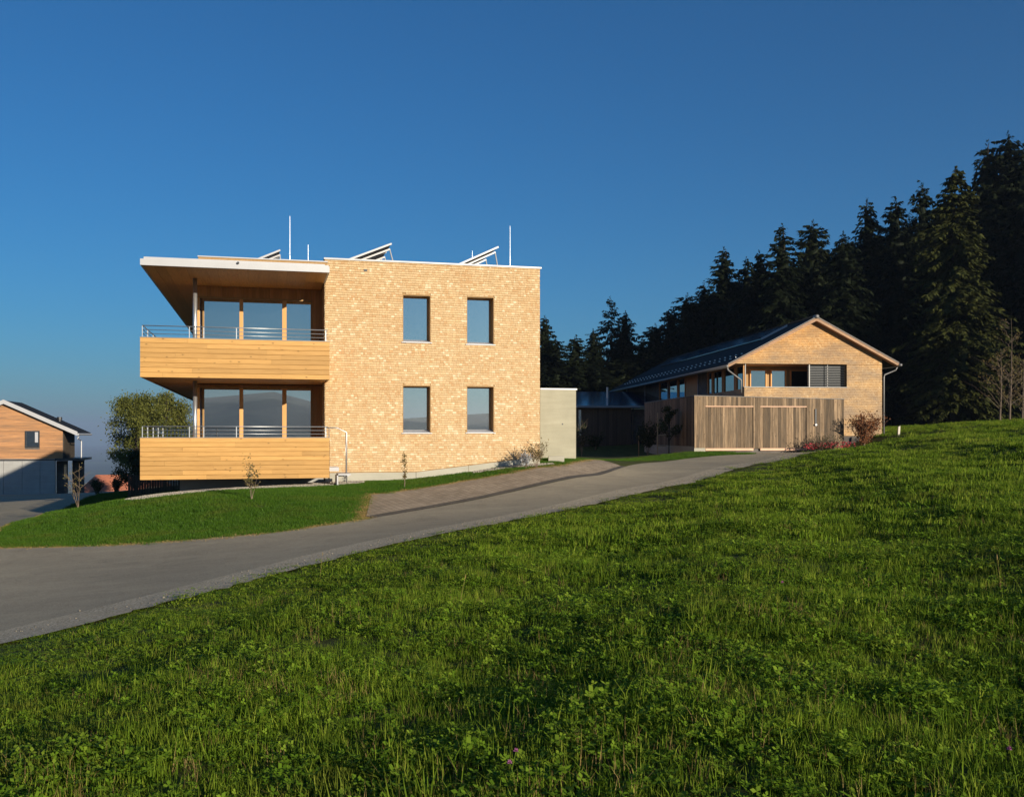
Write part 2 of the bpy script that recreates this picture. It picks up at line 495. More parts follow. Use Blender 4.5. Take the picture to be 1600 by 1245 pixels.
def height(x, y):
    x = np.asarray(x, float); y = np.asarray(y, float)
    cx = np.clip(x, -46, 63); cy = np.clip(y, -31, 96)
    near = _tps(cx, cy)
    d = np.hypot(x - cx, y - cy)
    r = np.hypot(x, y)
    drop = -150 * (1 - np.exp(-d / 900.0))
    az = np.arctan2(x, -y)            # 0 straight behind the camera
    behind = np.clip((r - 1400) / 1300, 0, 1); behind = behind * behind * (3 - 2 * behind)
    prof = 208 + 42 * np.sin(az * 9 + .6) + 24 * np.sin(az * 23 + 2) + 9 * np.sin(az * 57) + 4 * np.sin(az * 131 + r * .002)
    prof = prof + 26 * np.sin(r / 500.0 + az * 5)
    mask = np.clip((1.5 - np.abs(az)) / .5, 0, 1)
    hills = behind * mask * prof
    near_blend = near + drop * 1.0 + hills
    # meadow humps close by
    hump = .10 * np.sin(x * 1.3 + y * .7) * np.sin(y * 1.1 - x * .4) * np.clip((r - 1) / 3, 0, 1) * np.clip((x - (-2.4 + (y - 17.9) * .575) - 1.0) / 2, 0, 1) * np.clip((60 - r) / 20, 0, 1)
    return near_blend + hump

def hz(x, y):
    return float(height(np.array([x]), np.array([y]))[0])

def axis(lo, hi, step, far):
    a = list(np.arange(lo, hi + 1e-6, step))
    s = step; p = hi
    right = []
    while p < far:
        s *= 1.22; p += s; right.append(p)
    s = step; p = lo; left = []
    while p > -far:
        s *= 1.22; p -= s; left.append(p)
    return np.array(left[::-1] + a + right)

gx = axis(-34, 32, .5, 13000); gy = axis(-2, 66, .5, 13000)
X, Y = np.meshgrid(gx, gy)
Z = height(X, Y)
nx, ny = len(gx), len(gy)
vv = np.stack([X.ravel(), Y.ravel(), Z.ravel()], 1)
idx = np.arange(nx * ny).reshape(ny, nx)
ff = np.stack([idx[:-1, :-1].ravel(), idx[:-1, 1:].ravel(), idx[1:, 1:].ravel(), idx[1:, :-1].ravel()], 1)
me = bpy.data.meshes.new('ground')
me.from_pydata(vv.tolist(), [], ff.tolist())
me.polygons.foreach_set('use_smooth', [True] * len(me.polygons))
me.materials.append(M['turf'])
tag(link('ground', me), kind='structure')

def resample(pts, n):
    p = np.array(pts, float)
    # smooth curve through the points
    d = np.concatenate([[0], np.cumsum(np.hypot(*np.diff(p, axis=0).T))])
    t = np.linspace(0, d[-1], n)
    return np.stack([np.interp(t, d, p[:, 0]), np.interp(t, d, p[:, 1])], 1)

def smooth_poly(pts, it=2):
    p = np.array(pts, float)
    for _ in range(it):
        q = [p[0]]
        for a, b2 in zip(p[:-1], p[1:]):
            q += [a * .75 + b2 * .25, a * .25 + b2 * .75]
        q.append(p[-1]); p = np.array(q)
    return p

def strip(name, A, B, mat, dz, n=150, mrows=14, wob=0.0, kind='structure'):
    a = resample(smooth_poly(A), n); b2 = resample(smooth_poly(B), n)
    if wob:
        a = a + npr.normal(0, wob, a.shape)
    t = np.linspace(0, 1, mrows)[None, :, None]
    P = a[:, None, :] * (1 - t) + b2[:, None, :] * t
    z = height(P[..., 0], P[..., 1]) + dz
    V = np.concatenate([P, z[..., None]], -1).reshape(-1, 3)
    I = np.arange(n * mrows).reshape(n, mrows)
    F = np.stack([I[:-1, :-1].ravel(), I[:-1, 1:].ravel(), I[1:, 1:].ravel(), I[1:, :-1].ravel()], 1)
    e1 = V[F[0][1]] - V[F[0][0]]; e2 = V[F[0][3]] - V[F[0][0]]
    if np.cross(e1, e2)[2] < 0:
        F = F[:, ::-1]
    me = bpy.data.meshes.new(name)
    me.from_pydata(V.tolist(), [], F.tolist())
    me.polygons.foreach_set('use_smooth', [True] * len(me.polygons))
    me.materials.append(M[mat])
    return tag(link(name, me), kind=kind)

NEAR = [(-9.2, 5.5), (-6, 11.3), (-4.6, 13.8), (-2.4, 17.9), (1.6, 23.9), (4.9, 29.2), (10.4, 39), (14.6, 45.6)]
FAR = [(-28, 17.5), (-14.8, 21.7), (-11.2, 20.95), (-8.3, 20.8), (-5.4, 20.6), (-3.3, 22.7), (.8, 28.0), (3.0, 32), (5.6, 38), (7.2, 41.5), (9.6, 42.9), (11.2, 43.6), (11.3, 45.0)]
strip('road', NEAR, FAR, 'asphalt', .030, 220, 26)
vn = [(x - .42, y + .24) for x, y in NEAR]; vn2 = [(x + .48, y - .28) for x, y in NEAR]
strip('road_verge', vn2, vn, 'verge_gravel', .036, 220, 6, .05)
LANE_R = [(-14.7, 21.6), (-13.5, 22.9), (-12.9, 24.4), (-15, 29.5), (-17.75, 37.5), (-20.5, 47), (-23, 56.7), (-25, 68), (-28, 82)]
LANE_L = [(-28, 17.3), (-29, 24), (-31, 36), (-36, 48), (-42, 60), (-50, 74.2), (-52, 82)]
strip('lane', LANE_R, LANE_L, 'asphalt', .024, 120, 22)
DR_LO = [(-3.3, 22.75), (.8, 28.05), (3.0, 32.05), (4.1, 34.5)]
DR_HI = [(-3.5, 23.05), (.56, 28.24), (2.78, 32.18), (3.92, 34.58)]
strip('gutter', DR_LO, DR_HI, 'drain', .034, 80, 4)
PV_HI = [(-3.95, 27.0), (-1.57, 29.4), (.92, 31.6), (2.6, 35.0), (3.3, 37.2)]
strip('parking_bay', DR_HI, PV_HI, 'paving', .032, 100, 16)
GB_F = [(-11.0, 27.2), (-10.4, 26.5), (-9.4, 27.0), (-8.2, 27.8), (-6.9, 28.3), (-5.8, 29.3), (-4.7, 30.6), (-4.9, 31.6)]
GB_B = [(-11.6, 30.5), (-10.4, 31.0), (-9.4, 31.2), (-8.2, 31.6), (-7.2, 31.6), (-6.4, 31.6), (-5.6, 31.66), (-4.9, 31.75)]
strip('gravel_bed', GB_F, GB_B, 'stone_bed', .030, 80, 14)
GC_F = [(-1.3, 31.9), (-.2, 32.05), (.8, 32.5), (1.5, 33.4)]
GC_B = [(-1.3, 32.5), (-.2, 32.8), (.8, 33.05), (1.4, 33.6)]
strip('gravel_strip', GC_F, GC_B, 'stone_bed', .028, 30, 6)

# ------------------------------------------------------------------ shingles, planks
def shingle_rows(mb, x0, x1, zbot, ztop, yf, row, openings=(), wmin=.05, wmax=.135, rg=None):
    """overlapping tapered shingles on the plane y = yf, facing -y"""
    rg = rg or rnd
    zmin = min(zbot(x0), zbot(x1), zbot((x0 + x1) / 2)); zmax = max(ztop(x0), ztop(x1), ztop((x0 + x1) / 2))
    z = zmin
    while z < zmax:
        x = x0 - rg.random() * wmax
        while x < x1:
            w_ = rg.uniform(wmin, wmax)
            a, b2 = max(x, x0), min(x + w_ - .003, x1)
            x += w_
            if b2 - a < .012:
                continue
            cx, cz = (a + b2) / 2, z + row / 2
            skip = False
            for (p, q, r, s_) in openings:
                if r - row * .6 < cz < s_ + row * .6 and p < b2 and q > a:
                    if a < p: b2 = min(b2, p)
                    elif b2 > q: a = max(a, q)
                    else: skip = True
                    if r < cz < s_ or skip:
                        pass
                    if cz < r or cz > s_:
                        skip = False
                        a, b2 = max(cx - (cx - a), a), b2
            if skip or b2 - a < .012:
                continue
            j = rg.uniform(-.006, .006)
            zb0, zb1 = max(z + j, zbot(a)), max(z + j, zbot(b2))
            zt0, zt1 = min(z + row * 1.12, ztop(a)), min(z + row * 1.12, ztop(b2))
            for (p, q, r, s_) in openings:
                if p < cx < q:
                    if zb0 < r < zt0: zt0 = zt1 = min(zt0, r)
                    if zb0 < s_ < zt0: zb0 = zb1 = max(zb0, s_)
            if zt0 - zb0 < .008 and zt1 - zb1 < .008:
                continue
            zt0 = max(zt0, zb0 + .001); zt1 = max(zt1, zb1 + .001)
            ob = rg.uniform(.020, .030); ot = .003
            t = min(.93, max(.14, rg.gauss(.55, .20) + .08 * math.sin(a * 2.1 + z * 1.3 + 2 * math.sin(z * 2.2)) * math.sin(z * 3.1 - a * 1.2)))
            bt = min(.013, (zt0 - zb0) * .4)
            mb.add([(a, yf - ob, zb0 + bt), (b2, yf - ob, zb1 + bt), (b2, yf - ot, zt1), (a, yf - ot, zt0), (a, yf, zb0), (b2, yf, zb1), (b2, yf, zt1), (a, yf, zt0)],
                   [(0, 1, 2, 3), (1, 5, 6, 2), (4, 0, 3, 7)], t)
            mb.add([(a, yf - ob, zb0 + bt), (b2, yf - ob, zb1 + bt), (b2, yf - .004, zb1), (a, yf - .004, zb0)], [(3, 2, 1, 0)], rg.uniform(0, .12))  # butt edges toned dark: stained end grain plus course shadow put into colour
        z += row
    return mb

def cut_wall(mb, x0, x1, z0, z1, y0, y1, openings):
    xs = sorted({x0, x1, *[o[0] for o in openings], *[o[1] for o in openings]})
    for a, b2 in zip(xs[:-1], xs[1:]):
        mid = (a + b2) / 2
        cuts = sorted((o[2], o[3]) for o in openings if o[0] < mid < o[1])
        z = z0
        for lo, hi in cuts:
            if lo > z: mb.box(a, b2, y0, y1, z, lo)
            z = hi
        if z < z1: mb.box(a, b2, y0, y1, z, z1)
    return mb

def planks_h(F, holder, x0, x1, z0, z1, yf, th, rows, mat, rg, lmin=1.6, lmax=4.2, name='plank', along='x'):
    h = (z1 - z0) / rows
    for r in range(rows):
        x = x0; first = True
        while x < x1 - .01:
            L_ = rg.uniform(lmin, lmax) * (rg.uniform(.3, 1) if first else 1)
            e = x + L_
            if x1 - e < .7: e = x1
            j = rg.uniform(-.003, .003)
            a, b2 = x + (.0015 if x > x0 else 0), e - (.0015 if e < x1 else 0)
            mb = MB()
            zz0, zz1 = z0 + r * h + .002, z0 + (r + 1) * h - .003
            if along == 'x':
                # front face with eased long edges
                y0 = yf + j
                mb.loft([(a, y0 + .006, zz0), (a, y0, zz0 + .006), (a, y0, zz1 - .006), (a, y0 + .006, zz1), (a, yf + th, zz1), (a, yf + th, zz0)],
                        [(b2, y0 + .006, zz0), (b2, y0, zz0 + .006), (b2, y0, zz1 - .006), (b2, y0 + .006, zz1), (b2, yf + th, zz1), (b2, yf + th, zz0)])
            else:
                mb.box(yf + j, yf + th, a, b2, zz0, zz1)
            F.part(name, mb, mat, holder)
            x = e; first = False

# ------------------------------------------------------------------ the apartment building
ANG = math.atan2(.2456, .969)
B = Frame('apartment_building', -10.81, 27.9, ANG, -1.75,
          'new two-storey flat-roofed building clad in honey-coloured wooden shingles with timber balconies', 'building')
SA, SB = 2.2, 3.7              # depth of the shingled front and of the loggia window wall
AX0, AX1 = 5.41, 12.70
ROOF_Z = 5.74
wins = []
for (pa, pb, ya, yb) in ((629, 673, 461, 534.5), (729, 772, 464, 538), (629, 673, 602.5, 676), (729, 772, 603.5, 675.5)):
    a, b2 = B.tx(pa, SA), B.tx(pb, SA)
    wins.append((a, b2, B.zz(yb, (a + b2) / 2, SA), B.zz(ya, (a + b2) / 2, SA)))
BOT = lambda x: -1.22 if x < 8.45 else -1.22 + (x - 8.45) * (.50 / (AX1 - 8.45))
B.part('wall', cut_wall(MB(), AX0, AX1, -1.22 - .02, ROOF_Z, SA + .001, SA + .46, wins), 'reveal')
B.part('side_wall', MB().box(AX0, AX0 + .3, SA + .461, 24, -1.9, ROOF_Z - .001).box(AX1 - .3, AX1 - .001, SA + .461, 24, -1.5, ROOF_Z - .001).box(AX0, AX1, 24.001, 24.3, -1.9, ROOF_Z - .001), 'larch_v')
B.part('shingle_cladding', shingle_rows(MB(), AX0, AX1, BOT, lambda x: ROOF_Z, SA, .0775, wins, rg=random.Random(3)), 'shingle', kind='stuff')
sh = MB()
for x, y in ():
    pass
# shingles turn the corner into the loggia
mbc = shingle_rows(MB(), 0, SB - SA, lambda x: -1.22, lambda x: ROOF_Z, 0, .0775, rg=random.Random(5))
mbc.v = [(AX0 + p[1], SA + SB - SA - p[0], p[2]) for p in mbc.v]
B.part('corner_shingle_cladding', mbc, 'shingle', kind='stuff')
B.part('roof_flashing', MB().box(AX0 - .04, AX1 + .05, SA - .05, SA + .40, ROOF_Z, ROOF_Z + .055).box(AX0 - .04, AX0 + .3, SA + .401, 24.3, ROOF_Z, ROOF_Z + .054).box(AX1 - .3, AX1 + .05, SA + .401, 24.3, ROOF_Z, ROOF_Z + .054).box(AX0 - .04, AX1 + .05, 24.301, 24.4, ROOF_Z - .1, ROOF_Z + .054), 'white_metal')
B.part('roof', MB().box(AX0 + .3, AX1 - .3, SA + .40, 24, ROOF_Z - .3, ROOF_Z - .15), 'roof_gravel')
xv = B.tx(571, SA)
v = B.part('roof_vent', MB().box(xv - .055, xv + .055, SA - .03, SA + .02, 5.40, 5.47), 'dark_metal')
# plinth in three cast panels
pj = [AX0, B.tx(650, SA), B.tx(732, SA), AX1]
for a, b2 in zip(pj[:-1], pj[1:]):
    a += .006; b2 -= .006
    ta, tb = BOT(a) - .012, BOT(b2) - .012
    B.part('plinth_panel', MB().loft([(a, SA - .012, -2.2), (b2, SA - .012, -2.2), (b2, SA - .012, tb), (a, SA - .012, ta)][::-1], [(a, SA + .3, -2.2), (b2, SA + .3, -2.2), (b2, SA + .3, tb), (a, SA + .3, ta)][::-1]), 'plinth')
for (a, b2, z0, z1) in wins:
    wo = B.holder('window')
    d = SA + .36
    B.part('reveal_lining', MB().box(a + .001, a + .022, SA - .004, d, z0, z1 - .022).box(b2 - .022, b2 - .001, SA - .004, d, z0, z1 - .022).box(a + .001, b2 - .001, SA - .004, d, z1 - .022, z1 - .001), 'reveal', wo)
    B.part('frame', MB().box(a + .022, a + .06, d - .03, d + .05, z0 + .05, z1 - .022).box(b2 - .06, b2 - .022, d - .03, d + .05, z0 + .05, z1 - .022).box(a + .06, b2 - .06, d - .03, d + .05, z1 - .06, z1 - .022).box(a + .06, b2 - .06, d - .03, d + .05, z0 + .05, z0 + .09), 'reveal', wo)
    B.part('pane', MB().box(a + .055, b2 - .055, d, d + .02, z0 + .085, z1 - .055), 'glass', wo)
    B.part('sill', MB().loft([(a - .045, SA - .05, z0 - .028), (a - .045, SA - .05, z0 - .006), (a - .045, d - .031, z0 + .05), (a - .045, d - .031, z0 + .02)][::1],
                            [(b2 + .045, SA - .05, z0 - .028), (b2 + .045, SA - .05, z0 - .006), (b2 + .045, d - .031, z0 + .05), (b2 + .045, d - .031, z0 + .02)]) if False else
           MB().loft([(a + .024, SA - .02, z0 - .012), (a + .024, SA - .02, z0 + .006), (a + .024, d - .031, z0 + .10), (a + .024, d - .031, z0 - .012)],
                     [(b2 - .024, SA - .02, z0 - .012), (b2 - .024, SA - .02, z0 + .006), (b2 - .024, d - .031, z0 + .10), (b2 - .024, d - .031, z0 - .012)])
               .box(a - .04, b2 + .04, SA - .055, SA - .021, z0 - .032, z0 - .004), 'white_metal', wo)

# loggia: window wall behind the balconies
LX0 = B.tx(306, SB)
FL = {1: (1.96, 4.55, 4.95), 0: (-.92, 1.58, 1.69)}      # floor, window head, soffit
CANX, CANL = 5.42, 23.0
lw = B.holder('loggia_wall')
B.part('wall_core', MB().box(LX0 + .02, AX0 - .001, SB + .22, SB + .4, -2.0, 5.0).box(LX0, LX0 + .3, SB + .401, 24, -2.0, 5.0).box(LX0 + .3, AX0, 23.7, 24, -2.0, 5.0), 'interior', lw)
mx_px = [(306, 312), (374.2, 380), (441, 447.7)]
xr = B.tx(485.5, SB)
for fl in (1, 0):
    zf, zh, zs = FL[fl]
    gz = B.holder('glazing')
    ms = [(B.tx(p, SB), B.tx(q, SB)) for p, q in mx_px]
    for a, b2 in ms:
        B.part('mullion', MB().box(a, b2, SB - .06, SB + .12, zf, zh), 'mullion', gz)
    B.part('mullion', MB().box(xr, xr + .05, SB - .02, SB + .12, zf, zh), 'reveal', gz)
    B.part('head_rail', MB().box(ms[0][0], xr + .05, SB - .05, SB + .12, zh, zh + .05), 'reveal', gz)
    B.part('bottom_rail', MB().box(ms[0][0], xr + .05, SB - .04, SB + .12, zf - .05, zf), 'reveal', gz)
    edges = [ms[0][1], ms[1][0], ms[1][1], ms[2][0], ms[2][1], xr]
    for a, b2 in zip(edges[::2], edges[1::2]):
        B.part('pane', MB().box(a, b2, SB + .05, SB + .07, zf, zh), 'glass2', gz)
    sx = B.tx(319, SB)
    B.part('sash_stile', MB().box(sx - .05, sx - .012, SB + .0, SB + .048, zf, zh).box(sx - .012, sx, SB - .005, SB + .048, zf, zh), 'reveal', gz)
    B.part('corner_pane', MB().box(ms[0][0] + .02, ms[0][0] + .04, SB + .13, 23, zf, zh), 'glass2', gz)
    # upright boards over the windows and on the solid strip beside them
    x = ms[0][0]; rg = random.Random(20 + fl)
    while x < AX0 - .02:
        wd = rg.uniform(.10, .14); e = min(x + wd, AX0 - .001)
        lo = zh + .052 if x < xr + .05 else zf
        if x < xr + .05 < e: e = xr + .05
        if lo < zs - .02:
            j = rg.uniform(0, .006)
            B.part('wall_board', MB().box(x + .002, e - .002, SB - .0 - j, SB + .10, lo, zs - .002), 'larch_v', lw)
        x = e
# canopy
cr = B.holder('canopy_roof')
B.part('roof_slab', MB().box(.06, CANX - .06, .06, CANL, 4.975, 5.12), 'larch', cr)
B.part('fascia', MB().box(0, CANX, 0, .06, 4.95, 5.135).box(0, .06, .0605, CANL, 4.95, 5.135), 'white_metal', cr)
B.part('fascia_return', MB().box(CANX - .06, CANX, .0605, SA - .03, 4.95, 5.135), 'white_metal', cr)
B.part('flashing', MB().box(.09, CANX - .14, .06, .14, 5.137, 5.205).box(.09, .2, .1405, CANL, 5.137, 5.205).box(.2, CANX - .02, .1405, CANL, 5.12, 5.19), 'white_metal', cr)
B.part('upstand', MB().box(1.57, CANX - .04, .62, .75, 5.195, 5.365).box(1.57, 1.75, .7505, CANL, 5.195, 5.365), 'reveal', cr)  # brown body puts the shaded gap below the cap into colour
B.part('upstand_cap', MB().box(1.55, CANX - .02, .59, .77, 5.366, 5.40).box(1.55, 1.77, .7705, CANL, 5.366, 5.40), 'white_metal', cr)
xs_ = B.tx(372, 0)
B.part('drain_spout', MB().tube([(xs_, -.06, 5.12), (xs_, .02, 5.12)], .036, 10), 'dark_metal', cr)
for k in range(26):
    a = .061 + k * (CANX - .122) / 26
    pass
so = B.holder('soffit')
n = 18
for k in range(n):          # boards running into the depth
    a = .061 + k * (CANX - .122) / n; b2 = .061 + (k + 1) * (CANX - .122) / n
    y1 = SA - .03 if a > AX0 - .1 else CANL
    B.part('soffit_board', MB().box(a + .002, b2 - .003, .061, y1, 4.953 + rnd.uniform(0, .003), 4.974), 'larch_y', so)
# balconies
rgp = random.Random(31)
for (z0, z1, zr) in ((1.69, 2.865, 3.20), (-1.30, -.056, .26)):
    bal = B.holder('balcony')
    B.part('slab', MB().box(.05, CANX - .05, .05, CANL - .2, z0 + .03, z0 + .27), 'larch_y', bal)
    nb = 9 if z0 < 0 else 8
    planks_h(B, bal, 0, CANX, z0, z1 - .02, 0, .045, nb, 'larch', rgp)
    planks_h(B, bal, .046, CANL - .2, z0, z1 - .02, 0, .045, nb, 'larch_y', rgp, 3.5, 5.5, along='y')
    for r in range(nb):
        h = (z1 - .02 - z0) / nb
        B.part('plank', MB().box(CANX - .045, CANX, .0465, SA - .03 if z0 > 0 else 1.02, z0 + r * h + .002, z0 + (r + 1) * h - .003), 'larch_y', bal)
    B.part('inner_lining', MB().box(.047, .06, .06, CANL - .2, z0 + .275, z1 - .03).box(.06, CANX - .06, .047, .06, z0 + .275, z1 - .03), 'larch_y', bal)
    B.part('coping', MB().box(-.008, CANX + .008, -.008, .075, z1 - .019, z1).box(-.008, .075, .0755, CANL - .2, z1 - .019, z1), 'zinc', bal)
    rl = B.holder('railing')
    tops = [(z1 + (zr - z1) * q) for q in (1.0, .64, .3)]
    for i, zt in enumerate(tops):
        r_ = .014 if i == 0 else .009
        B.part('rail', MB().tube([(.06, CANL - .3, zt), (.06, .06, zt), (CANX - .06, .06, zt), (CANX - .06, 1.0 if z0 < 0 else SA - .05, zt)], r_, 8), 'steel', rl, True)
    for p in (222.5, 296, 318.5, 369.5, 509):
        x = B.tx(p, .06)
        B.part('post', MB().box(x - .012, x + .012, .045, .07, z1 - .3, zr - .01), 'steel', rl)
    y = 1.3
    while y < CANL - .3:
        B.part('post', MB().box(.045, .075, y - .02, y + .02, z1 - .3, zr - .01), 'steel', rl); y += 1.45
    B.part('post', MB().box(CANX - .075, CANX - .045, .95, 1.0, z1 - .3, zr - .01), 'steel', rl)
for (za, zb) in ((1.9, 4.952), (-1.0, 1.719)):
    B.part('column', MB().tube([(1.37, 2.15, za), (1.37, 2.15, zb)], .068, 20), 'steel', None, True)
    B.part('column', MB().tube([(1.1, 10.5, za), (1.1, 10.5, zb)], .068, 20), 'steel', None, True)
# dark recessed base below the lower balcony
B.part('foundation_wall', MB().box(.9, AX0 - .02, 2.3, 2.6, -2.4, -1.28).box(.9, 1.2, 2.601, CANL - 1, -2.4, -1.28), 'grey_concrete')
# steel steps at the end of the lower balcony
st = B.holder('steps')
B.part('tread', MB().box(CANX + .01, CANX + .30, .25, 1.12, -1.03, -.985), 'white_metal', st)
B.part('tread', MB().box(CANX + .28, CANX + .66, .25, 1.12, -1.23, -1.185), 'white_metal', st)
B.part('stringer', MB().box(CANX + .012, CANX + .32, 1.121, 1.135, -1.10, -.98).box(CANX + .28, CANX + .68, 1.136, 1.15, -1.30, -1.18).box(CANX + .012, CANX + .30, .235, .249, -1.10, -.98).box(CANX + .24, CANX + .28, .26, 1.1, -1.6, -1.235), 'white_metal', st)
for yy in (1.1,):
    B.part('handrail', MB().tube([(CANX - .06, yy, .24), (CANX + .30, yy, .24), (CANX + .60, yy, .09), (CANX + .60, yy, -1.52)], .019, 8), 'steel', st, True)
    B.part('handrail', MB().tube([(CANX + .05, yy, .24), (CANX + .05, yy, -.98)], .012, 8).tube([(CANX + .57, yy, .1), (CANX + .57, yy, -1.19)], .008, 6), 'steel', st, True)

# ------------------------------------------------------------------ roof equipment
def solar_rack(px0, px1, pxl, py0, py1, depth, length, label, roofz=ROOF_Z):
    y = depth
    x0, x1, xl = B.tx(px0, y), B.tx(px1, y), B.tx(pxl, y)
    o = Frame('solar_panel_rack', *B.w(x0, y), ANG, roofz - .15, label, 'solar panel', 'solar racks on the flat roof')
    L_ = x1 - x0
    z0, z1 = B.zz(py0, x0, y), B.zz(py1, x1, y)
    tn = .05
    n_ = 3; ln = length / n_
    for k in range(n_):
        ya, yb = k * ln + .015, (k + 1) * ln - .015
        pn = o.part('panel', MB().prism_y([(0, z0), (L_, z1), (L_ - .018, z1 + .04), (-.018, z0 + .04)][::-1], ya, yb), 'pv')
        o.part('frame_bar', MB().prism_y([(-.012, z0 - .012), (L_ + .03, z1 - .005), (L_ + .01, z1 + .05), (-.03, z0 + .05)][::-1], ya - .035, ya - .001), 'white_metal', pn)
        o.part('backing', MB().prism_y([(0.01, z0 - .012), (L_ - .01, z1 - .012), (L_, z1 - .002), (0, z0 - .002)][::-1], ya, yb), 'pv_back', pn)
        yb2 = ya + ln * .3
        o.part('support_beam', MB().prism_y([(0, z0 - .10), (L_ + .03, z1 - .10), (L_ + .015, z1 - .045), (-.02, z0 - .045)][::-1], yb2, yb2 + .05), 'white_metal')
        o.part('strut', MB().tube([(L_ + .01, yb2 + .025, z1 - .06), (xl - x0, yb2 + .025, roofz - .17)], .022, 6), 'white_metal')
    return o
solar_rack(540, 611, 622, 409, 382, 3.0, 4.5, 'tilted solar panel rack on shingled roof beside the canopy step')
solar_rack(714, 778, 786, 416, 387, 3.2, 4.5, 'tilted solar panel rack on shingled roof beside the tall rod at the corner')
solar_rack(404, 437, 444, 406, 392, 5.0, 3.5, 'small solar panel rack barely rising above the white balcony canopy', 5.29)
def rod(px, pyt, depth, label, zb):
    x = B.tx(px, depth); zt = B.zz(pyt, x, depth)
    wx, wy = B.w(x, depth)
    mb = MB().tube([(wx, wy, zb), (wx, wy, zb + (zt - zb) * .45), (wx, wy, zb + (zt - zb) * .46), (wx, wy, zt)], [.010, .009, .006, .004], 8).box(wx - .1, wx + .1, wy - .1, wy + .1, zb - .02, zb + .04)
    o = link('lightning_rod', mb.mesh('lightning_rod', M['steel'])); tag(o, label, 'lightning rod', 'lightning rods on the roof')
rod(453, 338, 5.0, 'tall thin lightning rod rising behind the white canopy', 5.21)
rod(481.5, 382, 5.0, 'short thin lightning rod behind the canopy beside the taller one', 5.21)
rod(797, 353, 4.0, 'tall thin lightning rod near the corner of the shingled roof', ROOF_Z - .15)
rod(738, 392, 6.0, 'very short lightning rod peeping over a solar panel rack', ROOF_Z - .15)

# concrete volume beside it
CX0, CX1, CY = B.tx(844, 4.6), B.tx(900, 4.6), 4.6
Cb = Frame('concrete_annex', *B.w(CX0, CY), ANG, -.95, 'plain pale concrete annex block with white metal coping beside the shingled building', 'annex')
cw = CX1 - CX0; cz = B.zz(609.5, CX1, CY)
Cb.part('wall', MB().box(0, cw, 0, 9, -1.5, cz), 'concrete')
Cb.part('coping', MB().box(0.0, cw + .035, -.035, 9.0, cz + .001, cz + .06), 'white_metal')
Cb.part('tie_hole', MB().tube([(cw * .62, -.004, .42), (cw * .62, .02, .42)], .03, 10), 'dark_metal')
bx, by = B.w(B.tx(869, 3.3), 3.3)
gb = link('stone_block', MB().box(bx - .28, bx + .28, by - .2, by + .15, hz(bx, by) - .3, hz(bx, by) + .20).mesh('stone_block', M['plinth']))
tag(gb, 'low pale concrete block lying in the grass before the concrete annex', 'block')

# ------------------------------------------------------------------ dark annex in the middle
Dk = Frame('timber_annex', 3.4, 60.0, math.radians(3), -1.3, 'low dark timber annex in shade with bluish roof between the buildings', 'annex')
dx1 = Dk.tx(986, 0); dz = Dk.zz(638, dx1, 0)
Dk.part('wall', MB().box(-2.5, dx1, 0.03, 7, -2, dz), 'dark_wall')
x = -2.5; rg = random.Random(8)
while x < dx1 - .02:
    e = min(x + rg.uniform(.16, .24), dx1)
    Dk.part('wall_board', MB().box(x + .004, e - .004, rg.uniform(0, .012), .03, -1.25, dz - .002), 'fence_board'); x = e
Dk.part('roof', MB().prism_y([(-2.7, dz), (dx1 + .5, dz), (dx1 + .5, dz + .08), (-2.7, dz + .08)][::-1], -.35, 0).loft([(-2.7, -.35, dz + .081), (dx1 + 3, -.35, dz + .081), (dx1 + 3, 9, dz + 1.35), (-2.7, 9, dz + 1.35)], [(-2.7, -.35, dz + .16), (dx1 + 3, -.35, dz + .16), (dx1 + 3, 9, dz + 1.45), (-2.7, 9, dz + 1.45)]), 'pv')
Dk.part('gutter', MB().tube([(-2.7, -.42, dz + .06), (dx1 + .5, -.42, dz + .06)], .06, 8), 'zinc')
xc = Dk.tx(949, 4.5)
Dk.part('flue', MB().tube([(xc, 4.5, dz + .5), (xc, 4.5, dz + 1.55)], .07, 10), 'steel')
Dk.part('window', MB().box(Dk.tx(904, 0), Dk.tx(908, 0), -.01, .02, -.1, dz - .1), 'glass_dark')
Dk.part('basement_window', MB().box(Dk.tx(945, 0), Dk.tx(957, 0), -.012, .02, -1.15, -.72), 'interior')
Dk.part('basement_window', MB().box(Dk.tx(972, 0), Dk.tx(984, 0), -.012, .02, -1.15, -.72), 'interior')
Dk.part('side_wing', MB().box(dx1 + .001, dx1 + 2.6, .6, 7, -2, dz - .05), 'dark_wall')
Dk.part('door', MB().box(Dk.tx(996, .6), Dk.tx(1008, .6), .57, .6, -1.2, .62), 'glass_dark')
Dk.part('downpipe', MB().tube([(dx1 + .08, -.36, dz), (dx1 + .08, -.1, dz - .25), (dx1 + .08, -.1, -1.3)], .045, 8), 'dark_metal')

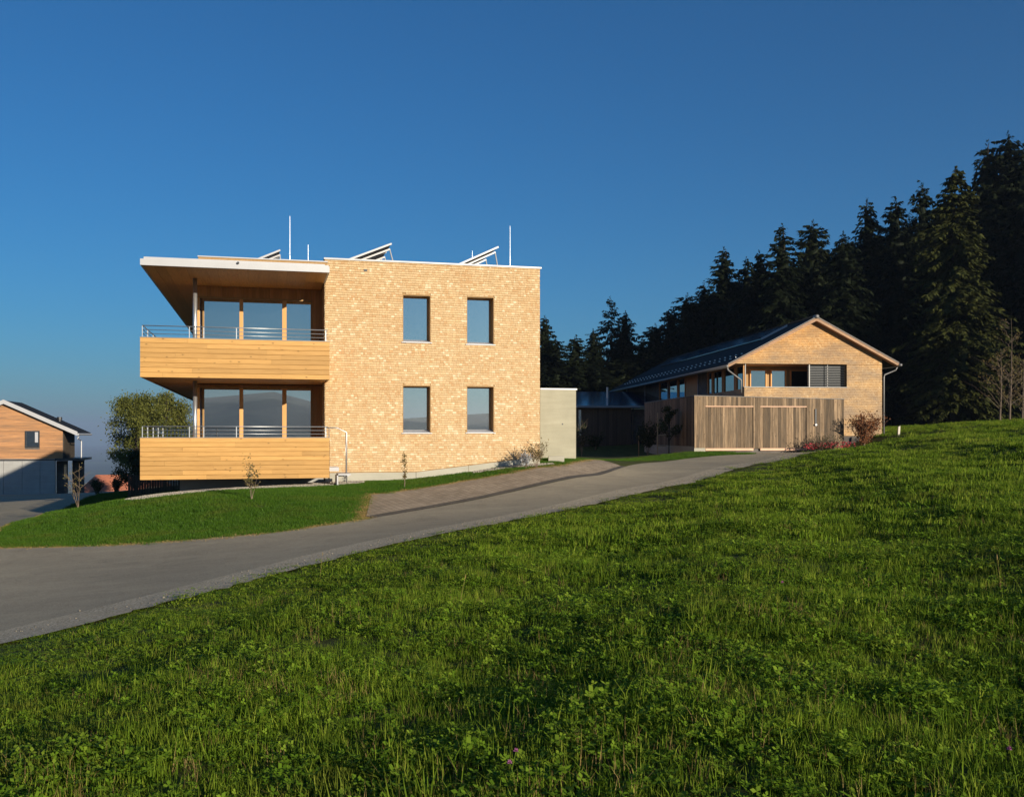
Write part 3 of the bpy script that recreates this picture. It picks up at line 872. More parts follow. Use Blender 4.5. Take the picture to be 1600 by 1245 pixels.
# ------------------------------------------------------------------ garage
AH = math.atan2(.106, .994)
G = Frame('garage', 8.55, 45.0, AH, -.95, 'flat-roofed garage of weathered grey upright boards with two flush doors', 'garage')
GW, GS = 7.32, 2.5
gt = lambda x: 1.845 - x * (.135 / GW)
def slope_box(mb, x0, x1, y0, y1, z0, f, dz=0.0):
    return mb.loft([(x0, y0, z0), (x1, y0, z0), (x1, y0, f(x1) + dz), (x0, y0, f(x0) + dz)][::-1], [(x0, y1, z0), (x1, y1, z0), (x1, y1, f(x1) + dz), (x0, y1, f(x0) + dz)][::-1])
G.part('wall', slope_box(slope_box(MB(), .03, GW - .03, .075, GS, -1.4, gt, -.03), .03, 3.2, GS + .001, 9.6, -1.4, gt, -.03), 'dark_wall')
G.part('coping', slope_box(MB(), -.02, GW + .02, -.02, GS, 1.6, gt, .02) if False else MB().loft([(-.02, -.02, gt(0) + .001), (GW + .02, -.02, gt(GW) + .001), (GW + .02, -.02, gt(GW) + .03), (-.02, -.02, gt(0) + .03)][::-1], [(-.02, GS, gt(0) + .001), (GW + .02, GS, gt(GW) + .001), (GW + .02, GS, gt(GW) + .03), (-.02, GS, gt(0) + .03)][::-1]).box(-.02, 3.2, GS + .001, 9.6, gt(0) - .02, gt(0) + .028), 'capping')
G.part('plinth', MB().box(-.01, .53, -.012, .07, -1.4, -.60).box(-.01, .05, .071, 9.6, -1.4, -.52), 'plinth')
doors = [(.53, 2.85), (3.19, 5.46)]
DT, DB = 1.36, -.60
rg = random.Random(12)
x = 0.0
dh = [G.holder('garage_door'), G.holder('garage_door')]
stops = sorted([0, GW] + [q for d in doors for q in d])
for a0, b0 in zip(stops[:-1], stops[1:]):
    k = max(1, round((b0 - a0) / .125)); wds = [rg.uniform(.08, .17) for _ in range(k)]; sc_ = (b0 - a0) / sum(wds)
    x = a0
    isd = [i for i, d in enumerate(doors) if abs(d[0] - a0) < 1e-6]
    for wd in wds:
        e = x + wd * sc_; j = rg.uniform(0, .014)
        if isd:
            G.part('board', MB().loft([(x + .004, -.0 - j, DT + .02), (e - .004, -.0 - j, DT + .02), (e - .004, -.0 - j, gt(e) - .004), (x + .004, -.0 - j, gt(x) - .004)][::-1], [(x + .004, .07, DT + .02), (e - .004, .07, DT + .02), (e - .004, .07, gt(e) - .004), (x + .004, .07, gt(x) - .004)][::-1]), 'grey_board')
            G.part('board', MB().box(x + .004, e - .004, .035 - j, .07, DB, DT - .03), 'grey_board', dh[isd[0]])
        else:
            G.part('board', MB().loft([(x + .004, -j, DB - .02), (e - .004, -j, DB - .02), (e - .004, -j, gt(e) - .004), (x + .004, -j, gt(x) - .004)][::-1], [(x + .004, .07, DB - .02), (e - .004, .07, DB - .02), (e - .004, .07, gt(e) - .004), (x + .004, .07, gt(x) - .004)][::-1]), 'grey_board')
        x = e
for i, (a, b2) in enumerate(doors):
    G.part('lintel_strip', MB().box(a, b2, -.022, .06, DT - .025, DT + .018), 'copper', dh[i])
    G.part('threshold', MB().box(a, b2, -.03, .07, DB - .12, DB - .006), 'copper', dh[i])
y = .08
while y < 9.55:
    e = min(y + rg.uniform(.14, .22), 9.6); j = rg.uniform(0, .01)
    G.part('board', MB().box(-j, .03, y + .003, e - .003, -.51, gt(0) - .022), 'grey_board'); y = e
xh = G.tx(1274, 0)
pu = G.part('door_pull', MB().box(xh - .03, xh + .03, -.06, -.02, .56, 1.25), 'dark_metal')
G.part('lamp', MB().tube([(xh, -.10, .50), (xh, -.05, .50)], .055, 12), 'white_metal')

# ------------------------------------------------------------------ gabled house
H = Frame('gabled_house', 11.59, 47.9, AH, -1.0, 'older gabled house with weathered shingle front, dark roof and corner loggia', 'house')
HW, HL = 7.2, 27.0
RZ, SL = 5.72, .517
rt = lambda x: RZ - abs(x - HW / 2) * SL          # underside of the roof at x
ox1 = H.tx(1323, 0); z_lo = H.zz(604.5, 3, 0); z_hi = H.zz(569, 3, 0)
DEP = 1.6
H.part('wall', MB().box(0, HW, .001, .3, -2, z_lo).box(ox1, HW, .001, .3, z_lo, z_hi).prism_y([(-.42, z_hi), (HW, z_hi), (HW, rt(HW)), (HW / 2, RZ), (-.42, rt(-.42))][::-1], .001, .3), 'reveal')
H.part('side_wall', MB().box(.001, .25, .301, HL, -2, z_lo - .12).box(HW - .25, HW - .001, .301, HL, -2, rt(HW) - .01).box(0.25, HW - .25, HL - .3, HL, -2, rt(HW) - .01), 'old_shingle')
sg = shingle_rows(MB(), -.42, HW, lambda x: z_hi, rt, 0, .085, rg=random.Random(14))
shingle_rows(sg, ox1, HW, lambda x: -.02 - .0, lambda x: z_hi, 0, .085, rg=random.Random(15))
shingle_rows(sg, 0, ox1, lambda x: -.02, lambda x: z_lo - .06, 0, .085, rg=random.Random(16))
H.part('shingle_cladding', sg, 'old_shingle', kind='stuff')
for k in range(7):
    H.part('louvre_slat', MB().loft([(4.6, -.03, -.45 + k * .062), (HW - .05, -.03, -.45 + k * .062), (HW - .05, .0, -.41 + k * .062), (4.6, .0, -.41 + k * .062)], [(4.6, -.03, -.458 + k * .062), (HW - .05, -.03, -.458 + k * .062), (HW - .05, .0, -.42 + k * .062), (4.6, .0, -.42 + k * .062)]), 'blind')
H.part('plinth', MB().box(4.6, HW, -.02, 0, -1.6, -.46), 'plinth')
# loggia across the corner
lg = H.holder('loggia')
H.part('floor', MB().box(.02, ox1, .301, DEP, z_lo - .2, z_lo - .1), 'soffit', lg)
H.part('ceiling', MB().box(-.42, ox1, .301, DEP, z_hi + .0, z_hi + .05), 'soffit', lg)
H.part('back_wall', MB().box(.3, ox1, DEP + .1, DEP + .2, z_lo - .1, z_hi), 'reveal', lg)  # darker timber puts the recess shade into the wall colour
H.part('coping', MB().box(-.03, ox1 + .01, -.05, .32, z_lo - .03, z_lo), 'zinc', lg)
H.part('post', MB().tube([(.08, .1, z_lo), (.08, .1, z_hi)], .035, 10), 'zinc', lg)
for pa, pb, mt in ((1172, 1198, 'glass_dark'), (1204.5, 1229, 'glass_dark'), (1235, 1264, 'glass_dark')):
    a, b2 = H.tx(pa, DEP), H.tx(pb, DEP)
    wn_ = link('window', None, H.o)
    H.part('pane', MB().box(a + .05, b2 - .05, DEP + .05, DEP + .07, z_lo, z_hi - .22), mt, wn_)
    H.part('frame', MB().box(a, a + .055, DEP, DEP + .1, z_lo - .05, z_hi - .18).box(b2 - .055, b2, DEP, DEP + .1, z_lo - .05, z_hi - .18).box(a + .055, b2 - .055, DEP, DEP + .1, z_hi - .235, z_hi - .18), 'mullion', wn_)
bl = H.holder('blind')
ba = H.tx(1265, .1)
for k in range(13):
    zb = z_lo + .02 + k * (z_hi - z_lo - .03) / 13
    H.part('slat', MB().loft([(ba, .05, zb), (ox1 - .01, .05, zb), (ox1 - .01, .12, zb + .024), (ba, .12, zb + .024)], [(ba, .052, zb - .006), (ox1 - .01, .052, zb - .006), (ox1 - .01, .122, zb + .018), (ba, .122, zb + .018)]), 'blind', bl)
H.part('guide_rail', MB().box(ba - .05, ba - .002, .06, .13, z_lo, z_hi).box((ba + ox1) / 2 - .02, (ba + ox1) / 2 + .02, .125, .15, z_lo, z_hi), 'zinc', bl)
H.part('screen', MB().box(ba, ox1, .3, .32, z_lo, z_hi), 'blind', bl)
# glazing along the eaves side
def side_window(px_a, px_b):
    f = lambda p: (H.ox - H.oy * (p - 800) / FPX) / (H.s + H.c * (p - 800) / FPX)
    ya, yb = f(px_b), f(px_a)
    return ya, yb
for (pa, pb, mt) in ((1148, 1160, 'g'), (1129, 1146, 'g'), (1112, 1127, 'g'), (1104, 1111, 'g'), (1090, 1103, 'b'), (1071, 1089, 'o'), (1058, 1069, 'g'), (1043, 1057, 'g'), (1029, 1042, 'g')):
    ya, yb = side_window(pa, pb)
    ya = max(ya, .31)
    if mt == 'g':
        wn_ = link('window', None, H.o)
        H.part('pane', MB().box(.10, .12, ya + .05, yb - .05, z_lo - .1, z_hi - .1), 'glass_dark', wn_)
        H.part('frame', MB().box(.04, .16, ya - .06, ya + .06, z_lo - .12, z_hi + .1).box(.04, .16, yb - .06, yb + .06, z_lo - .12, z_hi + .1).box(.05, .15, ya + .06, yb - .06, z_hi - .1, z_hi + .1), 'larch_v', wn_)
    else:
        H.part('shutter', MB().box(.03, .14, ya, yb, z_lo - .12, z_hi + .1), 'larch_v' if mt == 'o' else 'dark_wall')
H.part('eaves_wall', MB().box(.16, .3, 17, HL, z_lo - .12, rt(0)).box(.17, .3, .31, 17, z_hi + .1, rt(0)), 'dark_wall')
# roof
OV, FO = .72, .38
for sgn in (-1, 1):
    xe = -OV - .25 if sgn < 0 else HW + OV
    xm = HW / 2
    ze = rt(xe)
    d = .0
    rf = H.part('roof', MB().loft([(xe, -FO + .03, ze), (xm, -FO + .03, RZ), (xm, -FO + .03, RZ + .20), (xe, -FO + .03, ze + .17)][::(1 if sgn > 0 else -1)],
                              [(xe, HL + .4, ze), (xm, HL + .4, RZ), (xm, HL + .4, RZ + .20), (xe, HL + .4, ze + .17)][::(1 if sgn > 0 else -1)]), 'slate')
    H.part('verge_board', MB().loft([(xe, -FO, ze - .01), (xm, -FO, RZ - .01), (xm, -FO, RZ + .15), (xe, -FO, ze + .12)], [(xe, -FO + .029, ze - .01), (xm, -FO + .029, RZ - .01), (xm, -FO + .029, RZ + .15), (xe, -FO + .029, ze + .12)]), 'verge', rf)
    H.part('verge_capping', MB().loft([(xe, -FO - .02, ze + .141), (xm, -FO - .02, RZ + .171), (xm, -FO - .02, RZ + .215), (xe, -FO - .02, ze + .185)], [(xe, -FO + .1, ze + .171), (xm, -FO + .1, RZ + .201), (xm, -FO + .1, RZ + .225), (xe, -FO + .1, ze + .195)]), 'capping', rf)
    H.part('soffit_lining', MB().loft([(xe, -FO + .031, ze - .012), (xm, -FO + .031, RZ - .012), (xm, -FO + .031, RZ - .002), (xe, -FO + .031, ze - .002)], [(xe, -.03, ze - .012), (xm, -.03, RZ - .012), (xm, -.03, RZ - .002), (xe, -.03, ze - .002)]), 'verge', rf)
    H.part('gutter', MB().tube([(xe - .06 * (1 if sgn < 0 else -1), -FO - .08, ze + .05), (xe - .06 * (1 if sgn < 0 else -1), HL + .4, ze + .05)], .07, 10), 'zinc', rf, True)
H.part('ridge_cap', MB().tube([(HW / 2, -FO - .05, RZ + .20), (HW / 2, HL + .4, RZ + .20)], .09, 10), 'slate', None, True)
H.part('ridge_end', MB().tube([(HW / 2, -FO - .07, RZ + .20), (HW / 2, -FO + .25, RZ + .20)], .1, 10), 'zinc', None, True)
xe = HW + OV; ze = rt(xe)
H.part('downpipe', MB().tube([(xe, -.2, ze), (xe - .05, -.15, ze - .18), (HW + .12, -.05, ze - .42), (HW + .08, -.05, ze - .55), (HW + .08, -.05, -.9)], .04, 8), 'zinc', None, True)
xe = -OV - .25; ze = rt(xe)
H.part('downpipe', MB().tube([(xe + .02, -.25, ze), (xe + .06, -.2, ze - .12), (xe + .5, .0, ze - .38), (-.12, .1, ze - .6), (-.12, .1, z_lo - .3)], .04, 8), 'zinc', None, True)
# solar strip up by the ridge, snow guards above the eaves
def on_roof(x, dz):
    return rt(x) + .185 + dz
for k in range(12):
    ya, yb = 2.6 + k * 1.72, 2.6 + (k + 1) * 1.72 - .04
    xa, xb = HW / 2 - 1.75, HW / 2 - .35
    pn = H.part('solar_panel', MB().loft([(xa, ya, on_roof(xa, .05)), (xb, ya, on_roof(xb, .05)), (xb, ya, on_roof(xb, .10)), (xa, ya, on_roof(xa, .10))], [(xa, yb, on_roof(xa, .05)), (xb, yb, on_roof(xb, .05)), (xb, yb, on_roof(xb, .10)), (xa, yb, on_roof(xa, .10))]), 'pv')
H.part('panel_edge', MB().loft([(xa, 2.52, on_roof(xa, .02)), (xb, 2.52, on_roof(xb, .02)), (xb, 2.52, on_roof(xb, .13)), (xa, 2.52, on_roof(xa, .13))], [(xa, 2.57, on_roof(xa, .02)), (xb, 2.57, on_roof(xb, .02)), (xb, 2.57, on_roof(xb, .13)), (xa, 2.57, on_roof(xa, .13))]), 'white_metal')
gm = None
for k in range(30):
    for r in range(2):
        xg = -.35 + r * .45; yg = .2 + k * .86 + r * .43
        if gm is None:
            gm = MB().box(-.04, .04, -.025, .025, 0, .055).mesh('snow_guard', M['steel'])
        o = link('snow_guard', gm, H.o); o.location = (xg, yg, on_roof(xg, 0) - H.base)
for yy in (6.2, 12.5, 18.5, 24):
    H.part('eaves_post', MB().tube([(-.45, yy, -1.0), (-.45, yy, rt(-.45))], .05, 8), 'zinc', None, True)

# ------------------------------------------------------------------ house on the far side of the lane
T = Frame('timber_house', -33.8, 75.0, ANG, -5.0, 'timber-clad house over a grey concrete ground floor beyond the lane', 'house')
tc = T.tx(98, 0)
zs = T.zz(716.5, tc, 0); ze = T.zz(668, tc, 0); xa = T.tx(8, 0); za = T.zz(629, xa, 0)
tl = xa - (tc - xa)
T.part('wall', MB().prism_y([(tl, zs), (tc, zs), (tc, ze), (xa, za), (tl, ze)][::-1], .031, .3).box(tc - .3, tc - .001, .301, 4.6, zs, ze).box(tl, tc, .3, 4.6, zs - .15, zs - .001), 'dark_wall')
k = 0; z = zs; rg = random.Random(33)
while z < za - .03:
    h = .145
    hw = (tc - xa) * (1 - max(0, (z + h - ze)) / (za - ze))
    hw0 = min(tc - xa, (tc - xa) * (1 - max(0, (z - ze)) / (za - ze)))
    hw = min(hw, tc - xa)
    if hw < .05: break
    wz0, wz1 = T.zz(699, 0, 0), T.zz(673.5, 0, 0)
    wx0, wx1 = T.tx(39, 0), T.tx(62, 0)
    segs = [(xa - hw0, xa + hw0, xa - hw, xa + hw)]
    if wz0 < z + h and wz1 > z:
        segs = [(xa - hw0, wx0, xa - hw, wx0), (wx1, xa + hw0, wx1, xa + hw)]
    for (p, q, r, s_) in segs:
        T.part('siding_board', MB().loft([(p, 0, z + .003), (q, 0, z + .003), (s_, .012, z + h), (r, .012, z + h)][::-1], [(p, .03, z + .003), (q, .03, z + .003), (s_, .03, z + h), (r, .03, z + h)][::-1]), 'siding')
    z += h
y = .31
while y < 4.5:
    T.part('side_board', MB().box(tc, tc + .03, y + .004, y + .2, zs, ze - .05), 'fence_board'); y += .205
wo = T.holder('window')
T.part('pane', MB().box(wx0 + .08, wx1 - .08, .02, .03, wz0 + .1, wz1 - .06), 'glass_dark', wo)
T.part('frame', MB().box(wx0, wx0 + .08, -.05, .06, wz0, wz1).box(wx1 - .08, wx1, -.05, .06, wz0, wz1).box(wx0 + .08, wx1 - .08, -.05, .06, wz1 - .06, wz1).box(wx0 + .08, wx1 - .08, -.06, .06, wz0, wz0 + .1), 'dark_metal', wo)
T.part('curtain', MB().box(wx1 - .34, wx1 - .12, .012, .019, wz0 + .4, wz1 - .08), 'white_metal', wo)
px_j = [-60, -28, 5.5, 34.5, 62.5, 86]
for p, q in zip(px_j[:-1], px_j[1:]):
    T.part('concrete_panel', MB().box(T.tx(p, -.05) + .012, T.tx(q, -.05) - .012, -.05, .3, -5.8, zs - .16), 'grey_concrete')
T.part('porch_wall', MB().box(T.tx(86, .9), tc + .1, 1.4, 1.5, -5.8, zs - .2).box(tc + .1, tc + 1.0, 3.2, 3.3, -5.8, zs - .2), 'dark_wall')
T.part('door', MB().box(T.tx(100, 1.38), T.tx(104, 1.38), 1.36, 1.4, -4.9, zs - .5), 'glass_dark')
T.part('porch_roof', MB().box(T.tx(86, -.2), T.tx(127, -.2), -.25, 4.4, zs - .15, zs + .03), 'dark_metal')
T.part('belt_sill', MB().box(tl, tc, -.06, -.001, zs - .06, zs - .002) , 'zinc')
ov = 1.15; slp = (za - ze) / (tc - xa)
for sgn in (-1, 1):
    xe = xa + sgn * (tc - xa + ov); zee = ze - ov * slp
    rf = T.part('roof', MB().loft([(xe, -.45, zee), (xa, -.45, za), (xa, -.45, za + .16), (xe, -.45, zee + .16)][::sgn], [(xe, 5.2, zee), (xa, 5.2, za), (xa, 5.2, za + .16), (xe, 5.2, zee + .16)][::sgn]), 'slate')
    T.part('verge_board', MB().loft([(xe, -.5, zee - .1), (xa, -.5, za - .1), (xa, -.5, za + .22), (xe, -.5, zee + .22)], [(xe, -.451, zee - .1), (xa, -.451, za - .1), (xa, -.451, za + .22), (xe, -.451, zee + .22)]), 'white_metal', rf)
    T.part('gutter', MB().tube([(xe + .05 * sgn, -.5, zee + .02), (xe + .05 * sgn, 5.2, zee + .02)], .08, 8), 'white_metal', rf)
xe = xa + tc - xa + ov; zee = ze - ov * slp
T.part('downpipe', MB().tube([(xe, .4, zee), (xe - .15, .4, zee - .3), (tc + .75, 3.4, zee - .5), (tc + .75, 3.4, -5.4)], .045, 8), 'white_metal')
xf = T.tx(93, 3); T.part('flue', MB().tube([(xf, 3, ze), (xf, 3, T.zz(654, xf, 3))], .12, 8).tube([(xf, 3, T.zz(656, xf, 3)), (xf, 3, T.zz(651.5, xf, 3))], .2, 8), 'dark_metal')

# ------------------------------------------------------------------ red roof lower down the hill
R = Frame('red_roofed_house', -46.0, 100, math.radians(6), -12, 'lower house downhill showing only its red tiled roof', 'house')
ra, rb = R.tx(112, 0), R.tx(215, 0)
zt = R.zz(741, 0, 9); zb_ = R.zz(776, 0, 0)
R.part('wall', MB().box(ra + .5, rb - .5, .6, 15, -13, zb_ + .3), 'plaster')
rr = R.holder('roof')
R.part('roof_deck', MB().loft([(ra, 0, zb_ - .1), (rb, 0, zb_ - .1), (rb, 8, zt - .12), (ra, 8, zt - .12)], [(ra, 0, zb_), (rb, 0, zb_), (rb, 8, zt - .02), (ra, 8, zt - .02)]).loft([(ra, 16, zb_ - .1), (rb, 16, zb_ - .1), (rb, 8.001, zt - .12), (ra, 8.001, zt - .12)], [(ra, 16, zb_), (rb, 16, zb_), (rb, 8.001, zt - .02), (ra, 8.001, zt - .02)]), 'red_tile', rr)
for k in range(22):
    ya, yb = k * 8 / 22, (k + 1) * 8 / 22
    f = lambda y: zb_ + (zt - zb_) * y / 8
    R.part('tile_course', MB().loft([(ra, ya, f(ya) + .002), (rb, ya, f(ya) + .002), (rb, yb, f(yb) + .002), (ra, yb, f(yb) + .002)], [(ra, ya, f(ya) + .07), (rb, ya, f(ya) + .07), (rb, yb, f(yb) + .012), (ra, yb, f(yb) + .012)]), 'red_tile', rr)

# ------------------------------------------------------------------ vegetation helpers
def fast_mesh(name, V, F, tone, mat):
    """V (n,3), F (m,3) triangles, tone (m,)"""
    V = np.asarray(V, np.float32); F = np.asarray(F, np.int32)
    me = bpy.data.meshes.new(name)
    me.vertices.add(len(V)); me.vertices.foreach_set('co', V.ravel())
    me.loops.add(len(F) * 3); me.loops.foreach_set('vertex_index', F.ravel())
    me.polygons.add(len(F))
    me.polygons.foreach_set('loop_start', np.arange(0, len(F) * 3, 3, dtype=np.int32))
    me.polygons.foreach_set('loop_total', np.full(len(F), 3, np.int32))
    me.materials.append(mat)
    at = me.attributes.new('tone', 'FLOAT', 'FACE')
    at.data.foreach_set('value', np.asarray(tone, np.float32))
    me.update(calc_edges=True)
    return me

def blades(n, radius, lmin, lmax, wid, rg, lean=.5):
    """n curved grass blades of three triangles each round the origin"""
    r = radius * np.sqrt(rg.random(n)); a = rg.random(n) * 2 * np.pi
    bx, by = r * np.cos(a), r * np.sin(a)
    L_ = rg.uniform(lmin, lmax, n); az = rg.random(n) * 2 * np.pi
    ln = np.abs(rg.normal(0, lean, n)).clip(0, 1.25)
    wd = wid * rg.uniform(.6, 1.3, n)
    dx, dy = np.cos(az), np.sin(az); sx, sy = -dy, dx
    tw = rg.normal(0, .5, n); sx, sy = np.cos(az + np.pi / 2 + tw), np.sin(az + np.pi / 2 + tw)
    V = np.zeros((n, 5, 3))
    base = np.stack([bx, by, np.full(n, -.012)], 1)
    side = np.stack([sx, sy, np.zeros(n)], 1)
    l1, l2 = ln * .45, ln
    mid = base + np.stack([dx * np.sin(l1), dy * np.sin(l1), np.cos(l1)], 1) * (L_ * .55)[:, None]
    tip = mid + np.stack([dx * np.sin(l2 * 1.25), dy * np.sin(l2 * 1.25), np.cos(l2 * 1.25)], 1) * (L_ * .5)[:, None]
    V[:, 0] = base - side * wd[:, None] * .5; V[:, 1] = base + side * wd[:, None] * .5
    V[:, 2] = mid + side * wd[:, None] * .42; V[:, 3] = mid - side * wd[:, None] * .42
    V[:, 4] = tip
    F = np.array([(0, 1, 2), (0, 2, 3), (3, 2, 4)])
    Fa = (F[None] + (np.arange(n) * 5)[:, None, None]).reshape(-1, 3)
    tone = np.repeat(rg.random(n), 3)
    return V.reshape(-1, 3), Fa, tone

def leaf_quads(C, U, W, Nn=None):
    """leaves as two-triangle diamonds: centre C, half axes U and W"""
    n = len(C)
    V = np.stack([C - U, C + W, C + U, C - W], 1)
    F = np.array([(0, 1, 2), (0, 2, 3)])
    return V.reshape(-1, 3), (F[None] + (np.arange(n) * 4)[:, None, None]).reshape(-1, 3)

def rosette(rg, nl, lmin, lmax, wr, lift):
    """broad-leaved rosette, each leaf folded along its rib"""
    V, F, T_ = [], [], []
    for i in range(nl):
        az = rg.random() * 2 * np.pi; L_ = rg.uniform(lmin, lmax); el = rg.uniform(*lift); w_ = L_ * wr * rg.uniform(.7, 1.2)
        d = np.array([np.cos(az), np.sin(az), 0]); s_ = np.array([-d[1], d[0], 0]); up = np.array([0, 0, 1.])
        pts = []
        for t, ww in ((0, .12), (.4, .75), (.75, 1.0), (1, 0)):
            e = el * (1 - .75 * t)
            c = d * L_ * t * np.cos(el * .7) + up * (L_ * (np.sin(el) * t - .35 * t * t))
            pts.append((c, ww))
        o = len(V)
        for c, ww in pts[:-1]:
            V += [c - s_ * w_ * ww * .5 + up * w_ * ww * .14, c, c + s_ * w_ * ww * .5 + up * w_ * ww * .14]
        V.append(pts[-1][0])
        for k in range(2):
            b0, b1 = o + k * 3, o + k * 3 + 3
            F += [(b0, b0 + 1, b1 + 1), (b0, b1 + 1, b1), (b0 + 1, b0 + 2, b1 + 2), (b0 + 1, b1 + 2, b1 + 1)]
        F += [(o + 6, o + 7, o + 9), (o + 7, o + 8, o + 9)]
        T_ += [rg.random()] * 10
    return np.array(V), np.array(F), np.array(T_)

def clover(rg, n, radius):
    Cs, Us, Ws = [], [], []
    for i in range(n):
        a = rg.random() * 2 * np.pi; r = radius * np.sqrt(rg.random()); h = rg.uniform(.03, .09)
        c = np.array([r * np.cos(a), r * np.sin(a), h]); a0 = rg.random() * 6.28; sz = rg.uniform(.007, .0125)
        tl_ = rg.normal(0, .35, 2)
        for k in range(3):
            b_ = a0 + k * 2.094
            d = np.array([np.cos(b_), np.sin(b_), 0]); d[2] = d[0] * tl_[0] + d[1] * tl_[1] + .2
            s_ = np.array([-np.sin(b_), np.cos(b_), 0]); s_[2] = s_[0] * tl_[0] + s_[1] * tl_[1]
            Cs.append(c + d * sz); Us.append(d * sz); Ws.append(s_ * sz * .75)
    V, F = leaf_quads(np.array(Cs), np.array(Us), np.array(Ws))
    return V, F, np.repeat(rg.random(len(Cs)), 2)

def proto(name, parts_):
    V, F, T_ = [], [], []
    o = 0
    for v, f, t, in parts_:
        V.append(v); F.append(f + o); T_.append(t); o += len(v)
    return np.concatenate(V), np.concatenate(F), np.concatenate(T_)

def scatter(name, P, rot, scl, pick, meshes, label, cat=None, kind='stuff'):
    """one object: points that carry copies of a few small meshes"""
    c = bpy.data.collections.new(name + '_pieces')
    for i, me in enumerate(meshes):
        o = bpy.data.objects.new('%s_piece_%02d' % (name, i), me)
        c.objects.link(o)
    me = bpy.data.meshes.new(name)
    me.vertices.add(len(P)); me.vertices.foreach_set('co', np.asarray(P, np.float32).ravel())
    a = me.attributes.new('rot', 'FLOAT_VECTOR', 'POINT'); a.data.foreach_set('vector', np.asarray(rot, np.float32).ravel())
    a = me.attributes.new('scl', 'FLOAT_VECTOR', 'POINT'); a.data.foreach_set('vector', np.asarray(scl, np.float32).ravel())
    a = me.attributes.new('pick', 'INT', 'POINT'); a.data.foreach_set('value', np.asarray(pick, np.int32))
    me.update()
    ob = link(name, me)
    g = bpy.data.node_groups.new(name, 'GeometryNodeTree')
    g.interface.new_socket('Geometry', in_out='INPUT', socket_type='NodeSocketGeometry')
    g.interface.new_socket('Geometry', in_out='OUTPUT', socket_type='NodeSocketGeometry')
    n = g.nodes
    gi, go = n.new('NodeGroupInput'), n.new('NodeGroupOutput')
    ip = n.new('GeometryNodeInstanceOnPoints'); ci = n.new('GeometryNodeCollectionInfo')
    ci.inputs['Collection'].default_value = c
    ci.inputs['Separate Children'].default_value = True
    ci.inputs['Reset Children'].default_value = True
    def attr(nm, ty):
        q = n.new('GeometryNodeInputNamedAttribute'); q.data_type = ty; q.inputs['Name'].default_value = nm
        return q.outputs[0]
    e2r = n.new('FunctionNodeEulerToRotation')
    g.links.new(attr('rot', 'FLOAT_VECTOR'), e2r.inputs[0])
    g.links.new(gi.outputs[0], ip.inputs['Points'])
    g.links.new(ci.outputs[0], ip.inputs['Instance'])
    ip.inputs['Pick Instance'].default_value = True
    g.links.new(attr('pick', 'INT'), ip.inputs['Instance Index'])
    g.links.new(e2r.outputs[0], ip.inputs['Rotation'])
    g.links.new(attr('scl', 'FLOAT_VECTOR'), ip.inputs['Scale'])
    g.links.new(ip.outputs[0], go.inputs[0])
    md = ob.modifiers.new('scatter', 'NODES'); md.node_group = g
    tag(ob, label, cat, None, kind)
    return ob

def inside(poly, x, y):
    poly = np.asarray(poly); r = np.zeros(len(x), bool)
    j = len(poly) - 1
    for i in range(len(poly)):
        xi, yi = poly[i]; xj, yj = poly[j]
        c_ = ((yi > y) != (yj > y)) & (x < (xj - xi) * (y - yi) / (yj - yi + 1e-12) + xi)
        r ^= c_; j = i
    return r

# ------------------------------------------------------------------ trees
def trunk_mb(h, r0, bend=0.0, rg=None, top=.02):
    rg = rg or rnd
    pts, rs = [], []
    for k in range(9):
        t = k / 8
        pts.append((bend * math.sin(t * 2.3) * h * .03 + rg.uniform(-.01, .01) * h * t * .3, rg.uniform(-.01, .01) * h * t * .3, h * t - .4 * (k == 0)))
        rs.append(max(top, r0 * (1 - t) ** .9 * (1.25 if k == 0 else 1)))
    return MB().tube(pts, rs, 9)

